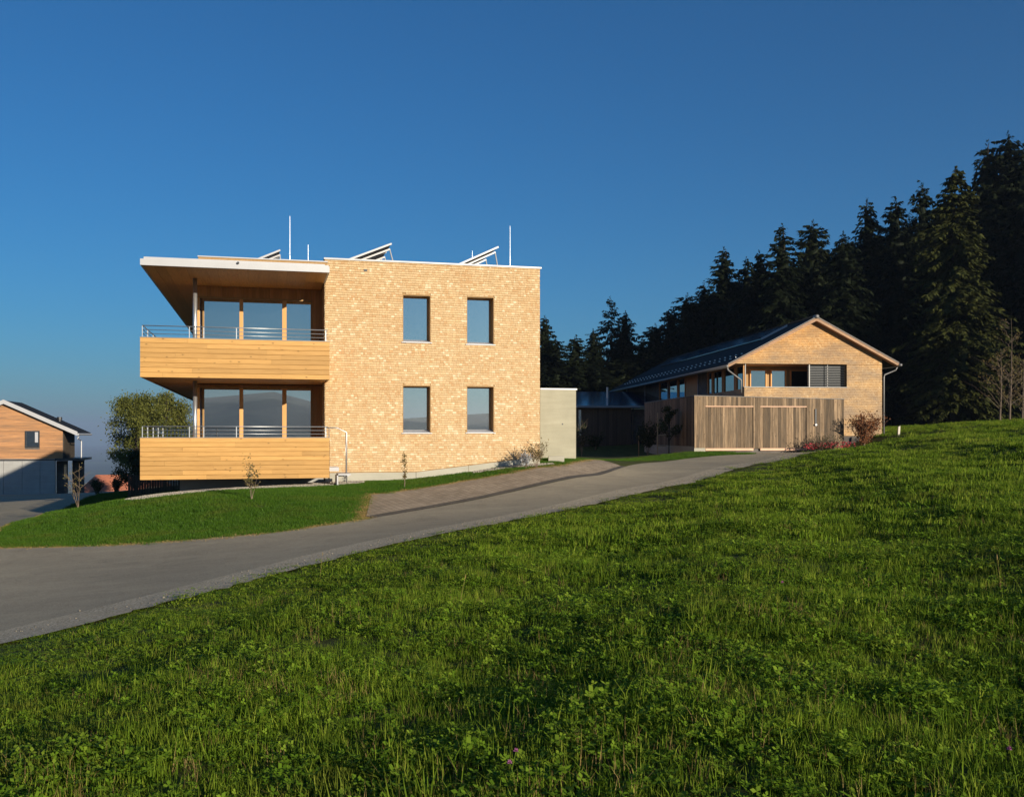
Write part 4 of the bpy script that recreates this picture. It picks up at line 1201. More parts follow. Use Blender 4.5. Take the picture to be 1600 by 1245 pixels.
def spruce_crown(seed, h, rad, z0, dens=1.0, shape=.85, droop=.35, sparse=0.0, core=True):
    """drooping boughs of needle twigs round a dark, dense inside; lumpy outline"""
    rg = np.random.default_rng(seed)
    ph = rg.random(8) * 6.28
    def lump(az, z):
        return 1 + .26 * math.sin(az * 1 + ph[4] + z * .35) * .6 + .20 * math.sin(az * 2 + ph[0] + z * .5) + .16 * math.sin(az * 3 + ph[1] - z * .9) + .14 * math.sin(z * 1.7 + ph[2] + az) + .10 * math.sin(z * 3.9 + ph[3])
    C, U, W = [], [], []
    z = z0
    while z < h - .12:
        t = (z - z0) / (h - z0)
        prof = (1 - t) ** shape * (0.72 + .28 * min(1, t * 5))
        nb = int(rg.integers(7, 11)) if t < .8 else int(rg.integers(4, 7))
        a0 = rg.random() * 6.28
        for b_ in range(nb):
            if rg.random() < sparse: continue
            az = a0 + b_ * 6.283 / nb + rg.normal(0, .3)
            L_ = rad * prof * lump(az, z) * rg.uniform(.72, 1.12) + .15
            if rg.random() < .06: L_ *= 1.22
            dr = droop * rg.uniform(.6, 1.35)
            up0 = rg.uniform(.2, .55) if t > .8 else rg.uniform(-.15, .12)
            zj = rg.normal(0, .2)
            npt = max(6, int(L_ * 20 * dens))
            s_ = rg.random(npt) ** .6
            dx, dy = math.cos(az), math.sin(az)
            cx = dx * L_ * s_; cy = dy * L_ * s_
            cz = z + zj + L_ * (up0 * s_ - dr * s_ ** 1.5 + .3 * dr * s_ ** 4)
            sd = rg.choice([-1, 1], npt) * rg.uniform(.05, 1.2, npt)
            ta = az + sd
            tl_ = (.20 + .30 * (1 - s_ * .5)) * rg.uniform(.55, 1.3, npt) * min(1, .45 + L_ * .4)
            hang = rg.uniform(.2, 1.3, npt)
            u = np.stack([np.cos(ta) * tl_ * .5, np.sin(ta) * tl_ * .5, -hang * tl_ * .5], 1)
            wv = np.stack([-np.sin(ta), np.cos(ta), rg.normal(0, .6, npt)], 1) * (.075 * rg.uniform(.6, 1.5, npt))[:, None]
            C.append(np.stack([cx, cy, cz], 1) + u * .85); U.append(u); W.append(wv)
        z += rg.uniform(.16, .36) * (1 if t < .8 else .8)
    n = 40; zz_ = rg.uniform(h - 1.3, h + .3, n); a = rg.random(n) * 6.28
    tl_ = .10 + (h + .3 - zz_) * .20
    u = np.stack([np.cos(a) * tl_ * .5, np.sin(a) * tl_ * .5, .10 + 0 * a], 1)
    C.append(np.stack([0 * a, 0 * a, zz_], 1) + u); U.append(u); W.append(np.stack([-np.sin(a), np.cos(a), 0 * a], 1) * .04)
    C = np.concatenate(C); U = np.concatenate(U); W = np.concatenate(W)
    V, F = leaf_quads(C, U, W)
    T_ = np.repeat(rg.random(len(C)), 2)
    if core:                      # added core, crown's inner shade put into its tone, ragged to hide the cone
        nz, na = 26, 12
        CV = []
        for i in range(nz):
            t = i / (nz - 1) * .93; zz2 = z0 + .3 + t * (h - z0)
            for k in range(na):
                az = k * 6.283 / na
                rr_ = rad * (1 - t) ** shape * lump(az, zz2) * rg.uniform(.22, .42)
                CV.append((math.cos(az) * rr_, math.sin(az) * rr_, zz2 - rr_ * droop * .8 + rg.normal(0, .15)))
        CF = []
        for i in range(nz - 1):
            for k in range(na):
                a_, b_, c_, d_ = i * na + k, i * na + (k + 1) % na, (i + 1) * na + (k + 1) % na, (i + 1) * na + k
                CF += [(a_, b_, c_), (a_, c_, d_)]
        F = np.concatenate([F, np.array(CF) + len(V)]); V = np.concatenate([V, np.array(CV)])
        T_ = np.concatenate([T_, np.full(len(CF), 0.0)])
    return V, F, T_

SPR = []
for i, (hh, rr, z0, de, sh_, dr, sp) in enumerate(((20, 3.4, .6, 1.1, .66, .55, .04), (20, 3.0, .5, 1.1, .46, .40, .06), (20, 4.1, .8, 1.0, .80, .60, .08), (20, 2.8, .5, 1.1, .55, .50, .14), (20, 3.4, .4, 1.0, .40, .65, .12), (20, 3.2, .6, 1.05, .60, .28, .20), (20, 3.8, .5, 1.0, .72, .80, .05))):
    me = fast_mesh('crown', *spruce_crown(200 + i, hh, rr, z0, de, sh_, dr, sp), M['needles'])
    SPR.append((me, trunk_mb(hh, .28, .3, random.Random(i)).mesh('trunk', M['bark'])))
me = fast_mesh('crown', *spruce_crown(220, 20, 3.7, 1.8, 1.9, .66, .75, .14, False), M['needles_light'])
SPR_BIG = (me, trunk_mb(20, .34, .2, random.Random(50)).mesh('trunk', M['bark']))
me = fast_mesh('crown', *spruce_crown(221, 20, 3.3, 6.5, .75, .7, .25, .42, False), M['needles'])
SPR_THIN = (me, trunk_mb(20, .26, .4, random.Random(51)).mesh('trunk', M['bark']))

def place_tree(pr, px, pyt, Yd, label, rot, fat=1.0, name='spruce_tree', group='spruces at the edge of the wood'):
    x = (px - 800) / FPX * Yd
    zb = hz(x, Yd) - .1
    h = (HOR - pyt) / FPX * Yd - zb
    s_ = h / 20.2
    o = link(name, None); o.location = (x, Yd, zb); o.rotation_euler = (0, 0, rot)
    k = (s_ ** .6 if s_ < 1 else s_ * .95) * fat * 1.10
    o.scale = (k, k, s_)
    tag(o, label, 'tree', group)
    link('trunk', pr[1], o); link('crown', pr[0], o)
    return o
TREES = [
    (0, 851, 494, 89, 'dark spruce just clear of the shingled building, highest against its wall', 1.0),
    (3, 868, 528, 88, 'small dark spruce second from the shingled building', 1.0),
    (1, 900, 524, 84, 'dark spruce with flattened top between the shingled building and thin-topped fir', 1.25),
    (3, 927, 515, 87, 'narrow dark spruce hugging the thin-topped fir on its building side', 1.0),
    ('t', 953, 465, 89, 'thin sparse-topped fir with sky showing through its pale branches', .95),
    (1, 977, 487, 89, 'dense dark spruce with rounded top beside the sparse-topped fir', 1.05),
    (0, 1003, 530, 85, 'low spruce in the dip of the tree line beyond the timber annex', 1.0),
    (4, 1024, 506, 88, 'broad low spruce just left of the slender spike-topped spruce above the dark roof', 1.1),
    (3, 1049, 482, 89, 'slender spruce with spike top above far end of gabled roof', .85),
    (2, 1074, 459, 84, 'full spruce rising above the middle of the dark gabled roof', 1.0),
    (0, 1100, 440, 86, 'spruce filling the gap left of the first tall spire above the roof', 1.0),
    (3, 1131, 387, 87, 'tall pointed spruce standing clear above the dark roof slope', 1.05),
    (4, 1166, 404, 78, 'spruce with ragged top between pointed spruce and the blunt pair', 1.0),
    (1, 1186, 393, 80, 'spruce close beside the wide blunt-topped spruce on its lower side', .95),
    (2, 1222, 353, 74, 'wide blunt-topped spruce left of the house ridge', 1.15),
    (0, 1270, 347, 76, 'full spruce with pointed top straight above the house ridge', 1.0),
    (4, 1317, 364, 72, 'shorter spruce right of the ridge, lower than both neighbours', 1.05),
    (3, 1355, 313, 78, 'tall narrow spruce above the right-hand roof slope', 1.05),
    (1, 1399, 311, 76, 'tall spruce straight above the right eaves of the gabled house', 1.05),
    (0, 1441, 288, 78, 'tall spruce close behind the sunlit olive spruce', 1.0),
    ('b', 1494, 262, 70, 'big olive-green spruce at the wood edge with sunlit hanging boughs', 1.05),
    (3, 1543, 222, 80, 'very tall spruce just right of the sunlit olive spruce', 1.05),
    (0, 1575, 210, 82, 'tallest spruce near the right border', 1.0),
    (2, 1604, 226, 78, 'tall spruce cut off by the right border', 1.0),
]
for i, (k, px, pyt, Yd, lab, fat) in enumerate(TREES):
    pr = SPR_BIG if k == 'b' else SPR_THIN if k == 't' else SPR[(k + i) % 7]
    place_tree(pr, px, pyt, Yd, lab, i * 1.7, fat)

# the rest of the wood behind and beside them
pts = []
rg = np.random.default_rng(77)
for i in range(420):
    u = rg.random()
    Yd = rg.uniform(82, 125)
    px = rg.uniform(850, 1800)
    x = (px - 800) / FPX * Yd
    lim = np.interp(px, [850, 900, 1000, 1050, 1130, 1200, 1270, 1355, 1450, 1540, 1600, 1800], [545, 565, 550, 515, 435, 410, 385, 365, 330, 270, 240, 190])
    pts.append((x, Yd, (HOR - lim) / FPX * Yd * rg.uniform(.76, 1.0)))
for i in range(34):           # unseen edge of the wood, sunward out of frame, added to shade the trees
    t = rg.random()
    pts.append((46 + 16 * t + rg.uniform(0, 14), 72 - 52 * t + rg.uniform(-4, 4), rg.uniform(19, 25)))
for i in range(16):
    Yd = rg.uniform(78, 84); px = rg.uniform(1380, 1640)
    pts.append(((px - 800) / FPX * Yd, Yd, rg.uniform(9, 15)))
pts = [p for k, p in enumerate(pts) if not (k >= 420 and abs((p[0] - 32.4) * .788 + (p[1] - 70) * .616) < 4.2)]  # gap cut through the unseen trees so sun reaches the olive spruce
pts = np.array(pts)
zb = height(pts[:, 0], pts[:, 1]) - .2
hh = np.maximum(5, pts[:, 2] - zb)
hh[420:] = pts[420:, 2]
sc_ = hh / 20.2
scatter('forest', np.stack([pts[:, 0], pts[:, 1], zb], 1), np.stack([0 * zb, 0 * zb, rg.random(len(zb)) * 6.28], 1),
        np.stack([np.maximum(.85, sc_ ** .7), np.maximum(.85, sc_ ** .7), sc_], 1), rg.integers(0, 7, len(zb)), [p[0] for p in SPR],
        'dark spruce wood filling the slope behind the houses', 'forest')

def broad_crown(seed, h, rx, z0, nb, nl, size, rg=None):
    """limbs from the trunk with leaves clustered on them; returns limb tubes and leaf arrays"""
    rg = np.random.default_rng(seed)
    mb = MB(); C = []
    for i in range(nb):
        t = (i + rg.random()) / nb
        zb_ = z0 + (h - z0) * t * .8
        az = rg.random() * 6.28; L_ = rx * (1 - .55 * t) * rg.uniform(.45, 1.2)
        rise = (h - zb_) * rg.uniform(.2, .55)
        p = [np.array([0, 0, zb_])]
        for k in range(1, 6):
            s_ = k / 5
            p.append(np.array([math.cos(az) * L_ * s_, math.sin(az) * L_ * s_, zb_ + rise * s_ ** .8 - .25 * L_ * s_ ** 3]) + rg.normal(0, .06 * rx / 2, 3))
        mb.tube(p, [max(.008, .05 * h / 7 * (1 - k / 5.5)) for k in range(6)], 5)
        P_ = np.array(p)
        m_ = nl // nb
        q = rg.uniform(.25, 1.0, m_) * 5; j = np.minimum(4, q.astype(int)); f = (q - j)[:, None]
        c = P_[j] * (1 - f) + P_[j + 1] * f
        cl = rg.normal(0, .19, (m_, 3)) * np.array([1, 1, .9]) * rx / 2.2
        C.append(c + cl)
    C = np.concatenate(C); n = len(C)
    d1 = rg.normal(0, 1, (n, 3)); d1 /= np.linalg.norm(d1, axis=1)[:, None]
    d2 = np.cross(d1, rg.normal(0, 1, (n, 3))); d2 /= np.linalg.norm(d2, axis=1)[:, None]
    s_ = size * rg.uniform(.6, 1.3, n)
    V, F = leaf_quads(C, d1 * s_[:, None], d2 * (s_ * .6)[:, None])
    return mb, V, F, np.repeat(rg.random(n), 2)

def broad_tree(name, x, y, h, rx, z0, nb, nl, size, mat, bark, label, cat, seed, r0=None, zoff=0, group=None):
    o = link(name, None); o.location = (x, y, hz(x, y) + zoff); tag(o, label, cat, group)
    mb, V, F, t_ = broad_crown(seed, h, rx, z0, nb, nl, size)
    tm = trunk_mb(h * .93, r0 or h * .014, .5, random.Random(seed), .008)
    tm.add(mb.v, mb.f)
    link('trunk', tm.mesh('trunk', M[bark]), o)
    link('crown', fast_mesh('crown', V, F, t_, M[mat]), o)
    return o
# leafy tree behind the balcony
yb_ = 80.0
broad_tree('birch_tree', (212 - 800) / FPX * yb_, yb_, (HOR - 595) / FPX * yb_ - hz((212 - 800) / FPX * yb_, yb_), 4.0, 1.2, 34, 24000, .085, 'birch_leaf', 'bark', 'bushy leafy tree with yellowing crown behind the balcony corner', 'tree', 5, .13)
broad_tree('birch_tree', (258 - 800) / FPX * 83, 83, (HOR - 596) / FPX * 83 - hz((258 - 800) / FPX * 83, 83), 3.8, 1.2, 28, 18000, .085, 'birch_leaf', 'bark', 'second leafy tree, nearer the steel balcony column and partly hidden by the balcony', 'tree', 6, .12)
broad_tree('leafy_bush', (205 - 800) / FPX * 58, 58, 2.6, 1.7, .0, 20, 6000, .06, 'dark_leaf', 'bark', 'dark leafy bush at foot of the yellowing tree beside lawn', 'bush', 8, .04)

def sapling(px, pyb, Yd, h, w_, nst, nl, mat, label, seed, bark='twig', size=.028, lo=.42, name='sapling', cat='sapling', zb=None):
    x = (px - 800) / FPX * Yd
    o = link(name, None); z_ = hz(x, Yd) if zb is None else zb
    o.location = (x, Yd, z_); tag(o, label, cat)
    rg = np.random.default_rng(seed)
    mb = MB(); C = []
    for k in range(nst):
        az = rg.random() * 6.28; sp = w_ * rg.uniform(.15, 1.0); hh_ = h * rg.uniform(.72, 1.0) if k else h
        if k == 0: sp *= .15
        P_ = [np.array([math.cos(az) * sp * t ** 1.1 * .8 + rg.normal(0, .01), math.sin(az) * sp * t ** 1.1 * .8 + rg.normal(0, .01), hh_ * t - .05 * (t == 0)]) for t in np.linspace(0, 1, 7)]
        mb.tube(P_, [max(.0025, .0075 * (1 - q / 7)) * (h / 1.5) ** .5 for q in range(7)], 5)
        P_ = np.array(P_)
        for b_ in range(5):
            t = rg.uniform(.35, .9); j = int(t * 6); c0 = P_[j]
            a2 = rg.random() * 6.28; l2 = w_ * rg.uniform(.25, .6)
            c1 = c0 + np.array([math.cos(a2) * l2, math.sin(a2) * l2, l2 * rg.uniform(.5, 1.4)])
            mb.tube([c0, (c0 + c1) / 2, c1], [.005, .004, .002], 4)
            m_ = max(1, nl // (nst * 8))
            f = rg.random((m_, 1)); C.append(c0 + (c1 - c0) * f + rg.normal(0, .02, (m_, 3)))
        m_ = max(2, nl * 3 // (nst * 8))
        t = rg.uniform(lo, 1, m_) * 6; j = np.minimum(5, t.astype(int)); f = (t - j)[:, None]
        C.append(P_[j] * (1 - f) + P_[j + 1] * f + rg.normal(0, .028 + w_ * .06, (m_, 3)))
    C = np.concatenate(C); C[:, 2] = np.maximum(C[:, 2], .02); n = len(C)
    d1 = rg.normal(0, 1, (n, 3)); d1 /= np.linalg.norm(d1, axis=1)[:, None]
    d2 = np.cross(d1, rg.normal(0, 1, (n, 3))); d2 /= np.linalg.norm(d2, axis=1)[:, None]
    s_ = size * rg.uniform(.6, 1.3, n)
    V, F = leaf_quads(C, d1 * s_[:, None], d2 * (s_ * .5)[:, None])
    link('stem', mb.mesh('stem', M[bark]), o)
    link('leaves', fast_mesh('leaves', V, F, np.repeat(rg.random(n), 2), M[mat]), o)
    return o
sapling(393, 777, 25.2, 1.22, .34, 4, 330, 'sap_leaf', 'thin young sapling in the lawn before the lower balcony', 1)
sapling(632, 760, 28.6, 1.15, .13, 3, 240, 'sap_leaf', 'slim upright sapling before the shingled wall under the windows', 2)
sapling(123, 800, 30.5, 1.55, .62, 4, 170, 'sap_leaf', 'thin sapling with forked stems at the lawn edge by the lane', 3)
sapling(838, 726, 32.0, .85, .55, 14, 700, 'sap_leaf', 'leafy brownish shrub at the building corner above the gravel strip', 4, name='shrub', cat='shrub', size=.03)
sapling(822, 730, 31.8, .50, .40, 16, 900, 'silver_leaf', 'low silvery grey shrub on gravel at the building corner', 5, name='shrub', cat='shrub', size=.025)
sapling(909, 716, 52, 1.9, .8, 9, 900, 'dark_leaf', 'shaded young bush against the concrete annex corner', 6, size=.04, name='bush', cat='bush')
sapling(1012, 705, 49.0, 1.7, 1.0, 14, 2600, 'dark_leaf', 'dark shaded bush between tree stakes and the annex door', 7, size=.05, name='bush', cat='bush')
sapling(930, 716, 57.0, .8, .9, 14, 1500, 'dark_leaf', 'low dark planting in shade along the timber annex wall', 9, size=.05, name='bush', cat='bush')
yb_ = 47.3
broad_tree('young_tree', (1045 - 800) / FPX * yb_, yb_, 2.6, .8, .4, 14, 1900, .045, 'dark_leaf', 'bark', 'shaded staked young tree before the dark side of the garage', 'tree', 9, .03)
for px, lab, hgt in ((1027.5, 'upright timber tree stake in shade beside the staked young tree', 2.05), (998, 'thin timber stake in shade beside the annex door', 1.1)):
    ys_ = 47.0 if hgt > 2 else 50.5
    x = (px - 800) / FPX * ys_; z_ = hz(x, ys_)
    o = Frame('tree_stake', x, ys_, 0, z_, lab, 'stake')
    o.part('pole', MB().tube([(0, 0, z_ - .2), (0, 0, z_ + hgt)], .028, 7), 'stake')
    if hgt > 2:
        o.part('crossbar', MB().tube([(0, 0, z_ + .95), (.42, .05, z_ + .95)], .022, 6), 'stake')
        o.part('crossbar', MB().tube([(0, 0, z_ + .42), (.42, .05, z_ + .42)], .022, 6), 'stake')
# bush and flowers by the garage
sapling(1350, 690, 45.2, 1.35, 1.15, 26, 4200, 'rust_leaf', 'rust-brown spreading bush between garage and gabled house', 10, size=.045, lo=.1, name='bush', cat='bush', zb=-.45)
sapling(1290, 700, 44.7, .38, 1.2, 26, 1500, 'dark_leaf', 'low leafy flower bed foliage at the end of the garage front', 12, size=.035, lo=.2, name='flower_bed', cat='flowers')
rg = np.random.default_rng(5)
x0_ = (1292 - 800) / FPX * 44.55
for i, (dx, dy) in enumerate(((-.75, 0), (-.35, .1), (.05, -.05), (.45, .1), (.85, .0))):
    xx, yy = x0_ + dx, 44.5 + dy
    o = link('flower_clump', None); o.location = (xx, yy, hz(xx, yy)); tag(o, ['clump of red flowers nearest the garage door', 'red flower clump second from the garage door', 'middle red flower clump of the bed at garage corner', 'red flower clump second from the rust-brown bush', 'red flower clump closest to the rust-brown bush'][i], 'flowers', 'red flower clumps by the garage')
    n = 90
    C = np.stack([rg.normal(0, .16, n), rg.normal(0, .12, n), rg.uniform(.16, .44, n)], 1)
    d1 = rg.normal(0, 1, (n, 3)); d1 /= np.linalg.norm(d1, axis=1)[:, None]; d2 = np.cross(d1, rg.normal(0, 1, (n, 3))); d2 /= np.linalg.norm(d2, axis=1)[:, None]
    V, F = leaf_quads(C, d1 * .035, d2 * .03)
    link('petals', fast_mesh('petals', V, F, np.repeat(rg.random(n), 2), M['red_petal']), o)
    mb = MB()
    for k in range(14):
        p = C[k]; mb.tube([(p[0] * .5, p[1] * .5, 0), tuple(p)], .005, 4)
    link('stems', mb.mesh('stems', M['dark_leaf']), o)
# round shrubs by the lane
for px, lab, r_ in ((152, 'small round dark shrub before the red roof', .38), (182, 'small round dark shrub beside the lane under the leafy tree', .34)):
    Yd = 56.0
    sapling(px, 768, Yd, r_ * 2.4, r_ * 1.6, 14, 1600, 'dark_leaf', lab, 40 + px, size=.05, lo=.05, name='shrub', cat='shrub')
# bare young trees on the crest
for i, (px, pyt, Yd, lab) in enumerate(((1562, 545, 49, 'thin bare young tree on the crest, nearer the sunlit olive spruce'), (1577, 498, 49.4, 'taller bare young tree on the crest beside the thin one'), (1597, 560, 50, 'bare brownish young tree at the right border on the crest'))):
    x = (px - 800) / FPX * Yd; z_ = hz(x, Yd); h = (HOR - pyt) / FPX * Yd - z_
    rg2 = random.Random(60 + i)
    o = link('bare_tree', None); o.location = (x, Yd, z_); tag(o, lab, 'tree', 'bare young trees on the crest')
    link('trunk', trunk_mb(h, .055, .8, rg2, .008).mesh('trunk', M['bare_twig']), o)
    mb = MB(); C = []
    for k in range(26):
        zz_ = h * rg2.uniform(.12, .95); az = rg2.random() * 6.28; L_ = (h - zz_) * .33 * rg2.uniform(.5, 1.2) + .25
        p = [(0, 0, zz_)]
        for q in range(1, 5):
            p.append((math.cos(az) * L_ * q / 4 + rg2.gauss(0, .04), math.sin(az) * L_ * q / 4 + rg2.gauss(0, .04), zz_ + L_ * .8 * (q / 4) ** .9 + rg2.gauss(0, .04)))
        mb.tube(p, [.016, .012, .009, .006, .003], 4)
        for q in range(1, 5):
            a2 = az + rg2.uniform(-1.2, 1.2); l2 = L_ * .35
            e = (p[q][0] + math.cos(a2) * l2, p[q][1] + math.sin(a2) * l2, p[q][2] + l2 * .5)
            mb.tube([p[q], e], [.006, .002], 4); C.append(e)
    link('branches', mb.mesh('branches', M['bare_twig']), o)
    C = np.repeat(np.array(C), 3 if i < 2 else 9, 0) + npr.normal(0, .08, (len(C) * (3 if i < 2 else 9), 3)); n = len(C)
    d1 = npr.normal(0, 1, (n, 3)); d1 /= np.linalg.norm(d1, axis=1)[:, None]; d2 = np.cross(d1, npr.normal(0, 1, (n, 3))); d2 /= np.linalg.norm(d2, axis=1)[:, None]
    V, F = leaf_quads(C, d1 * .035, d2 * .02)
    link('leaves', fast_mesh('leaves', V, F, np.repeat(npr.random(n), 2), M['sap_leaf']), o)
# marker post on the crest
x = (1403.5 - 800) / FPX * 46.4; z_ = hz(x, 46.4)
o = link('marker_post', MB().loft([(x - .045, 46.35, z_ - .2), (x + .045, 46.35, z_ - .2), (x + .045, 46.45, z_ - .2), (x - .045, 46.45, z_ - .2)], [(x - .005, 46.35, z_ + .46), (x + .085, 46.35, z_ + .50), (x + .085, 46.45, z_ + .50), (x - .005, 46.45, z_ + .46)]).mesh('marker_post', M['post']))
tag(o, 'short pale leaning post on the grassy crest beside the gabled house', 'post')
# dark picket fence at the far edge of the lawn
fo = Frame('picket_fence', -16.2, 40.5, math.radians(12), -2.6, 'dark picket fence under the leafy tree at the far lawn edge', 'fence')
for k in range(26):
    xx = k * .105; wx_, wy_ = fo.w(xx, 0); zg = hz(wx_, wy_)
    fo.part('picket', MB().box(xx, xx + .095, 0, .025, zg - .1, zg + .95 + .03 * math.sin(k * 2.1)), 'fence_board')
fo.part('rail', MB().box(-.05, 2.75, .026, .06, -1.75, -1.68), 'fence_board')

# ------------------------------------------------------------------ meadow, lawn, gravel
def near_edge_x(y):
    p = smooth_poly(NEAR); return np.interp(y, p[:, 1], p[:, 0])
rg = np.random.default_rng(21)
GP = []
for k in range(4):
    GP.append(fast_mesh('tuft', *blades(34, .10, .05, .115, .0048, rg, .75), M['grass']))
for k in range(2):
    GP.append(fast_mesh('tall_tuft', *blades(18, .07, .09, .17, .0055, rg, .75), M['grass']))
for k in range(3):
    GP.append(fast_mesh('rosette', *rosette(rg, 11, .035, .10, .24, (.4, 1.25)), M['herb']))
for k in range(2):
    GP.append(fast_mesh('clover', *clover(rg, 30, .11), M['herb']))
GP.append(fast_mesh('dry_tuft', *blades(12, .05, .06, .15, .003, rg, .8), M['straw']))
for k in range(2):
    GP.append(fast_mesh('dock', *rosette(rg, 10, .05, .115, .30, (.5, 1.25)), M['herb']))
for k in range(4):      # wider patches for the distance
    GP.append(fast_mesh('patch', *proto('p', [blades(190, .36, .045, .10, .010, rg, .75)]), M['grass']))
v_, f_, t_ = rosette(rg, 60, .05, .10, .4, (.3, 1.0))
off = np.repeat(rg.uniform(-.3, .3, (60, 2)), 10, 0); v_[:, :2] += off
GP.append(fast_mesh('herb_patch', v_, f_, t_, M['herb']))

def sample_ring(r0, r1, dens, a0=-44, a1=44):
    A = .5 * (r1 ** 2 - r0 ** 2) * math.radians(a1 - a0)
    n = int(A * dens)
    r = np.sqrt(rg.uniform(r0 ** 2, r1 ** 2, n)); a = np.radians(rg.uniform(a0, a1, n))
    return r * np.sin(a), r * np.cos(a)
def lownoise(x, y, s):
    return (np.sin(x * s * 1.3 + 1.7 * np.sin(y * s)) + np.sin(y * s * 1.7 + 1.3 * np.sin(x * s * .8 + 2)) + np.sin((x + y) * s * 2.3 + 4)) / 3
PX, PY, PK, PS, PZ = [], [], [], [], []
for (r0, r1, dens, farp) in ((1.5, 8, 230, 0), (8, 15, 130, 0), (15, 22, 45, 0), (13, 32, 13, 1), (32, 78, 5.5, 1)):
    x, y = sample_ring(r0, r1, dens)
    ok = x > near_edge_x(y) + (.62 if farp else .34) + .16 * lownoise(x, y, 3.1)
    # keep off the houses
    ok &= ~((y > 44.0) & (x < 18.6) & (y < 62)) & ~((y > 43.0) & (x < 14.8))
    x, y = x[ok], y[ok]; n = len(x)
    ln_ = lownoise(x, y, .9); u = rg.random(n)
    if not farp:
        pick = np.where(u < .80, rg.integers(0, 4, n), rg.integers(4, 6, n))
        herb = u > np.where(ln_ > .2, .66, .88)
        pick = np.where(herb, np.where(rg.random(n) < .38, rg.integers(6, 9, n), rg.integers(9, 11, n)), pick)
        pick = np.where((~herb) & (rg.random(n) < .09), rg.integers(9, 11, n), pick)
        pick = np.where(rg.random(n) < np.where((y < 7.5) & (lownoise(x, y, 1.9) > .15), .16, .04), 11, pick)
        pick = np.where((lownoise(x + 7, y - 3, .75) > .52) & (rg.random(n) < .22), rg.integers(12, 14, n), pick)
        s_ = rg.uniform(.7, 1.25, n) * (1 + .35 * lownoise(x, y, 1.7)) * (1.0 if r0 < 14 else 1.15)
    else:
        pick = np.where((u < .10 + .22 * (ln_ > .25)), 18, rg.integers(14, 18, n))
        s_ = rg.uniform(.8, 1.25, n) * (1 + .3 * lownoise(x, y, 1.1)) * (1.0 if r0 < 30 else 1.15)
    PZ.append(np.clip((x - near_edge_x(y)) / 4.6, .14, 1))
    PX.append(x); PY.append(y); PK.append(pick); PS.append(s_)
x = np.concatenate(PX); y = np.concatenate(PY); pk = np.concatenate(PK); s_ = np.concatenate(PS); n = len(x)
scatter('meadow_grass', np.stack([x, y, height(x, y)], 1), np.stack([rg.normal(0, .10, n), rg.normal(0, .10, n), rg.random(n) * 6.28], 1),
        np.stack([s_, s_, s_ * rg.uniform(.75, 1.2, n) * np.concatenate(PZ)], 1), pk, GP, 'rough green meadow grass with clover and dandelion leaves', 'grass')

# lawn
LP = [fast_mesh('lawn_patch', *blades(190, .26, .035, .075, .007, rg, .45), M['lawn']) for k in range(4)] + [fast_mesh('dry_patch', *blades(80, .15, .025, .06, .008, rg, 1.0), M['straw']) for k in range(2)]
pv = smooth_poly(PV_HI)
lawn_poly = np.concatenate([smooth_poly(FAR[1:6]) * 1, np.array([(-3.6, 23.2), (-3.95, 27.0)]), pv, np.array([(3.6, 41.5), (1.5, 44), (-4, 48), (-14, 50), (-20.5, 48)]), smooth_poly(LANE_R[:7])[::-1]])
strip_poly = np.array([(4.6, 40.2), (7.3, 41.7), (9.6, 43.1), (11.1, 43.8), (11.1, 44.9), (8.5, 44.8), (4.0, 44.2)])
gb_poly = np.concatenate([smooth_poly(GB_F), smooth_poly(GB_B)[::-1]])
gc_poly = np.concatenate([smooth_poly(GC_F), smooth_poly(GC_B)[::-1]])
c_, s__ = math.cos(ANG), math.sin(ANG)
def in_house(x, y):
    dx, dy = x - B.ox, y - B.oy
    t = dx * c_ + dy * s__; d = -dx * s__ + dy * c_
    return ((t > AX0 - .1) & (t < AX1 + .02) & (d > SA - .03)) | ((t > .8) & (t < AX0) & (d > 2.2)) | ((t > CX0 - .1) & (t < CX1 + .03) & (d > CY - .03))
n = 60000
x = rg.uniform(-23, 12, n); y = rg.uniform(20, 50, n)
ok = inside(lawn_poly, x, y) | inside(strip_poly, x, y)
ok &= ~inside(gb_poly, x, y) & ~inside(gc_poly, x, y) & ~in_house(x, y)
keep = rg.random(n) < np.where(y < 36, 1, .5)
x, y = x[ok & keep], y[ok & keep]; n = len(x)
def edge_dist(poly, x, y):
    d = np.full(len(x), 1e9)
    for a, b2 in zip(poly[:-1], poly[1:]):
        e = b2 - a; t = np.clip(((x - a[0]) * e[0] + (y - a[1]) * e[1]) / (e @ e + 1e-9), 0, 1)
        d = np.minimum(d, np.hypot(x - a[0] - t * e[0], y - a[1] - t * e[1]))
    return d
edges = np.concatenate([smooth_poly(FAR[1:6]), np.array([(-3.6, 23.2), (-3.95, 27.0)]), pv])
ed = edge_dist(edges, x, y); ed2 = edge_dist(smooth_poly(LANE_R[:7]), x, y); ed3 = edge_dist(smooth_poly(GB_F), x, y)
pick = rg.integers(0, 4, n)
dry = (ed < .14 + .42 * rg.random(n) ** 2) | (ed2 < .08 + .15 * rg.random(n)) | ((ed3 < .2) & (rg.random(n) < .5))
pick = np.where(dry & (rg.random(n) < .85), rg.integers(4, 6, n), pick)
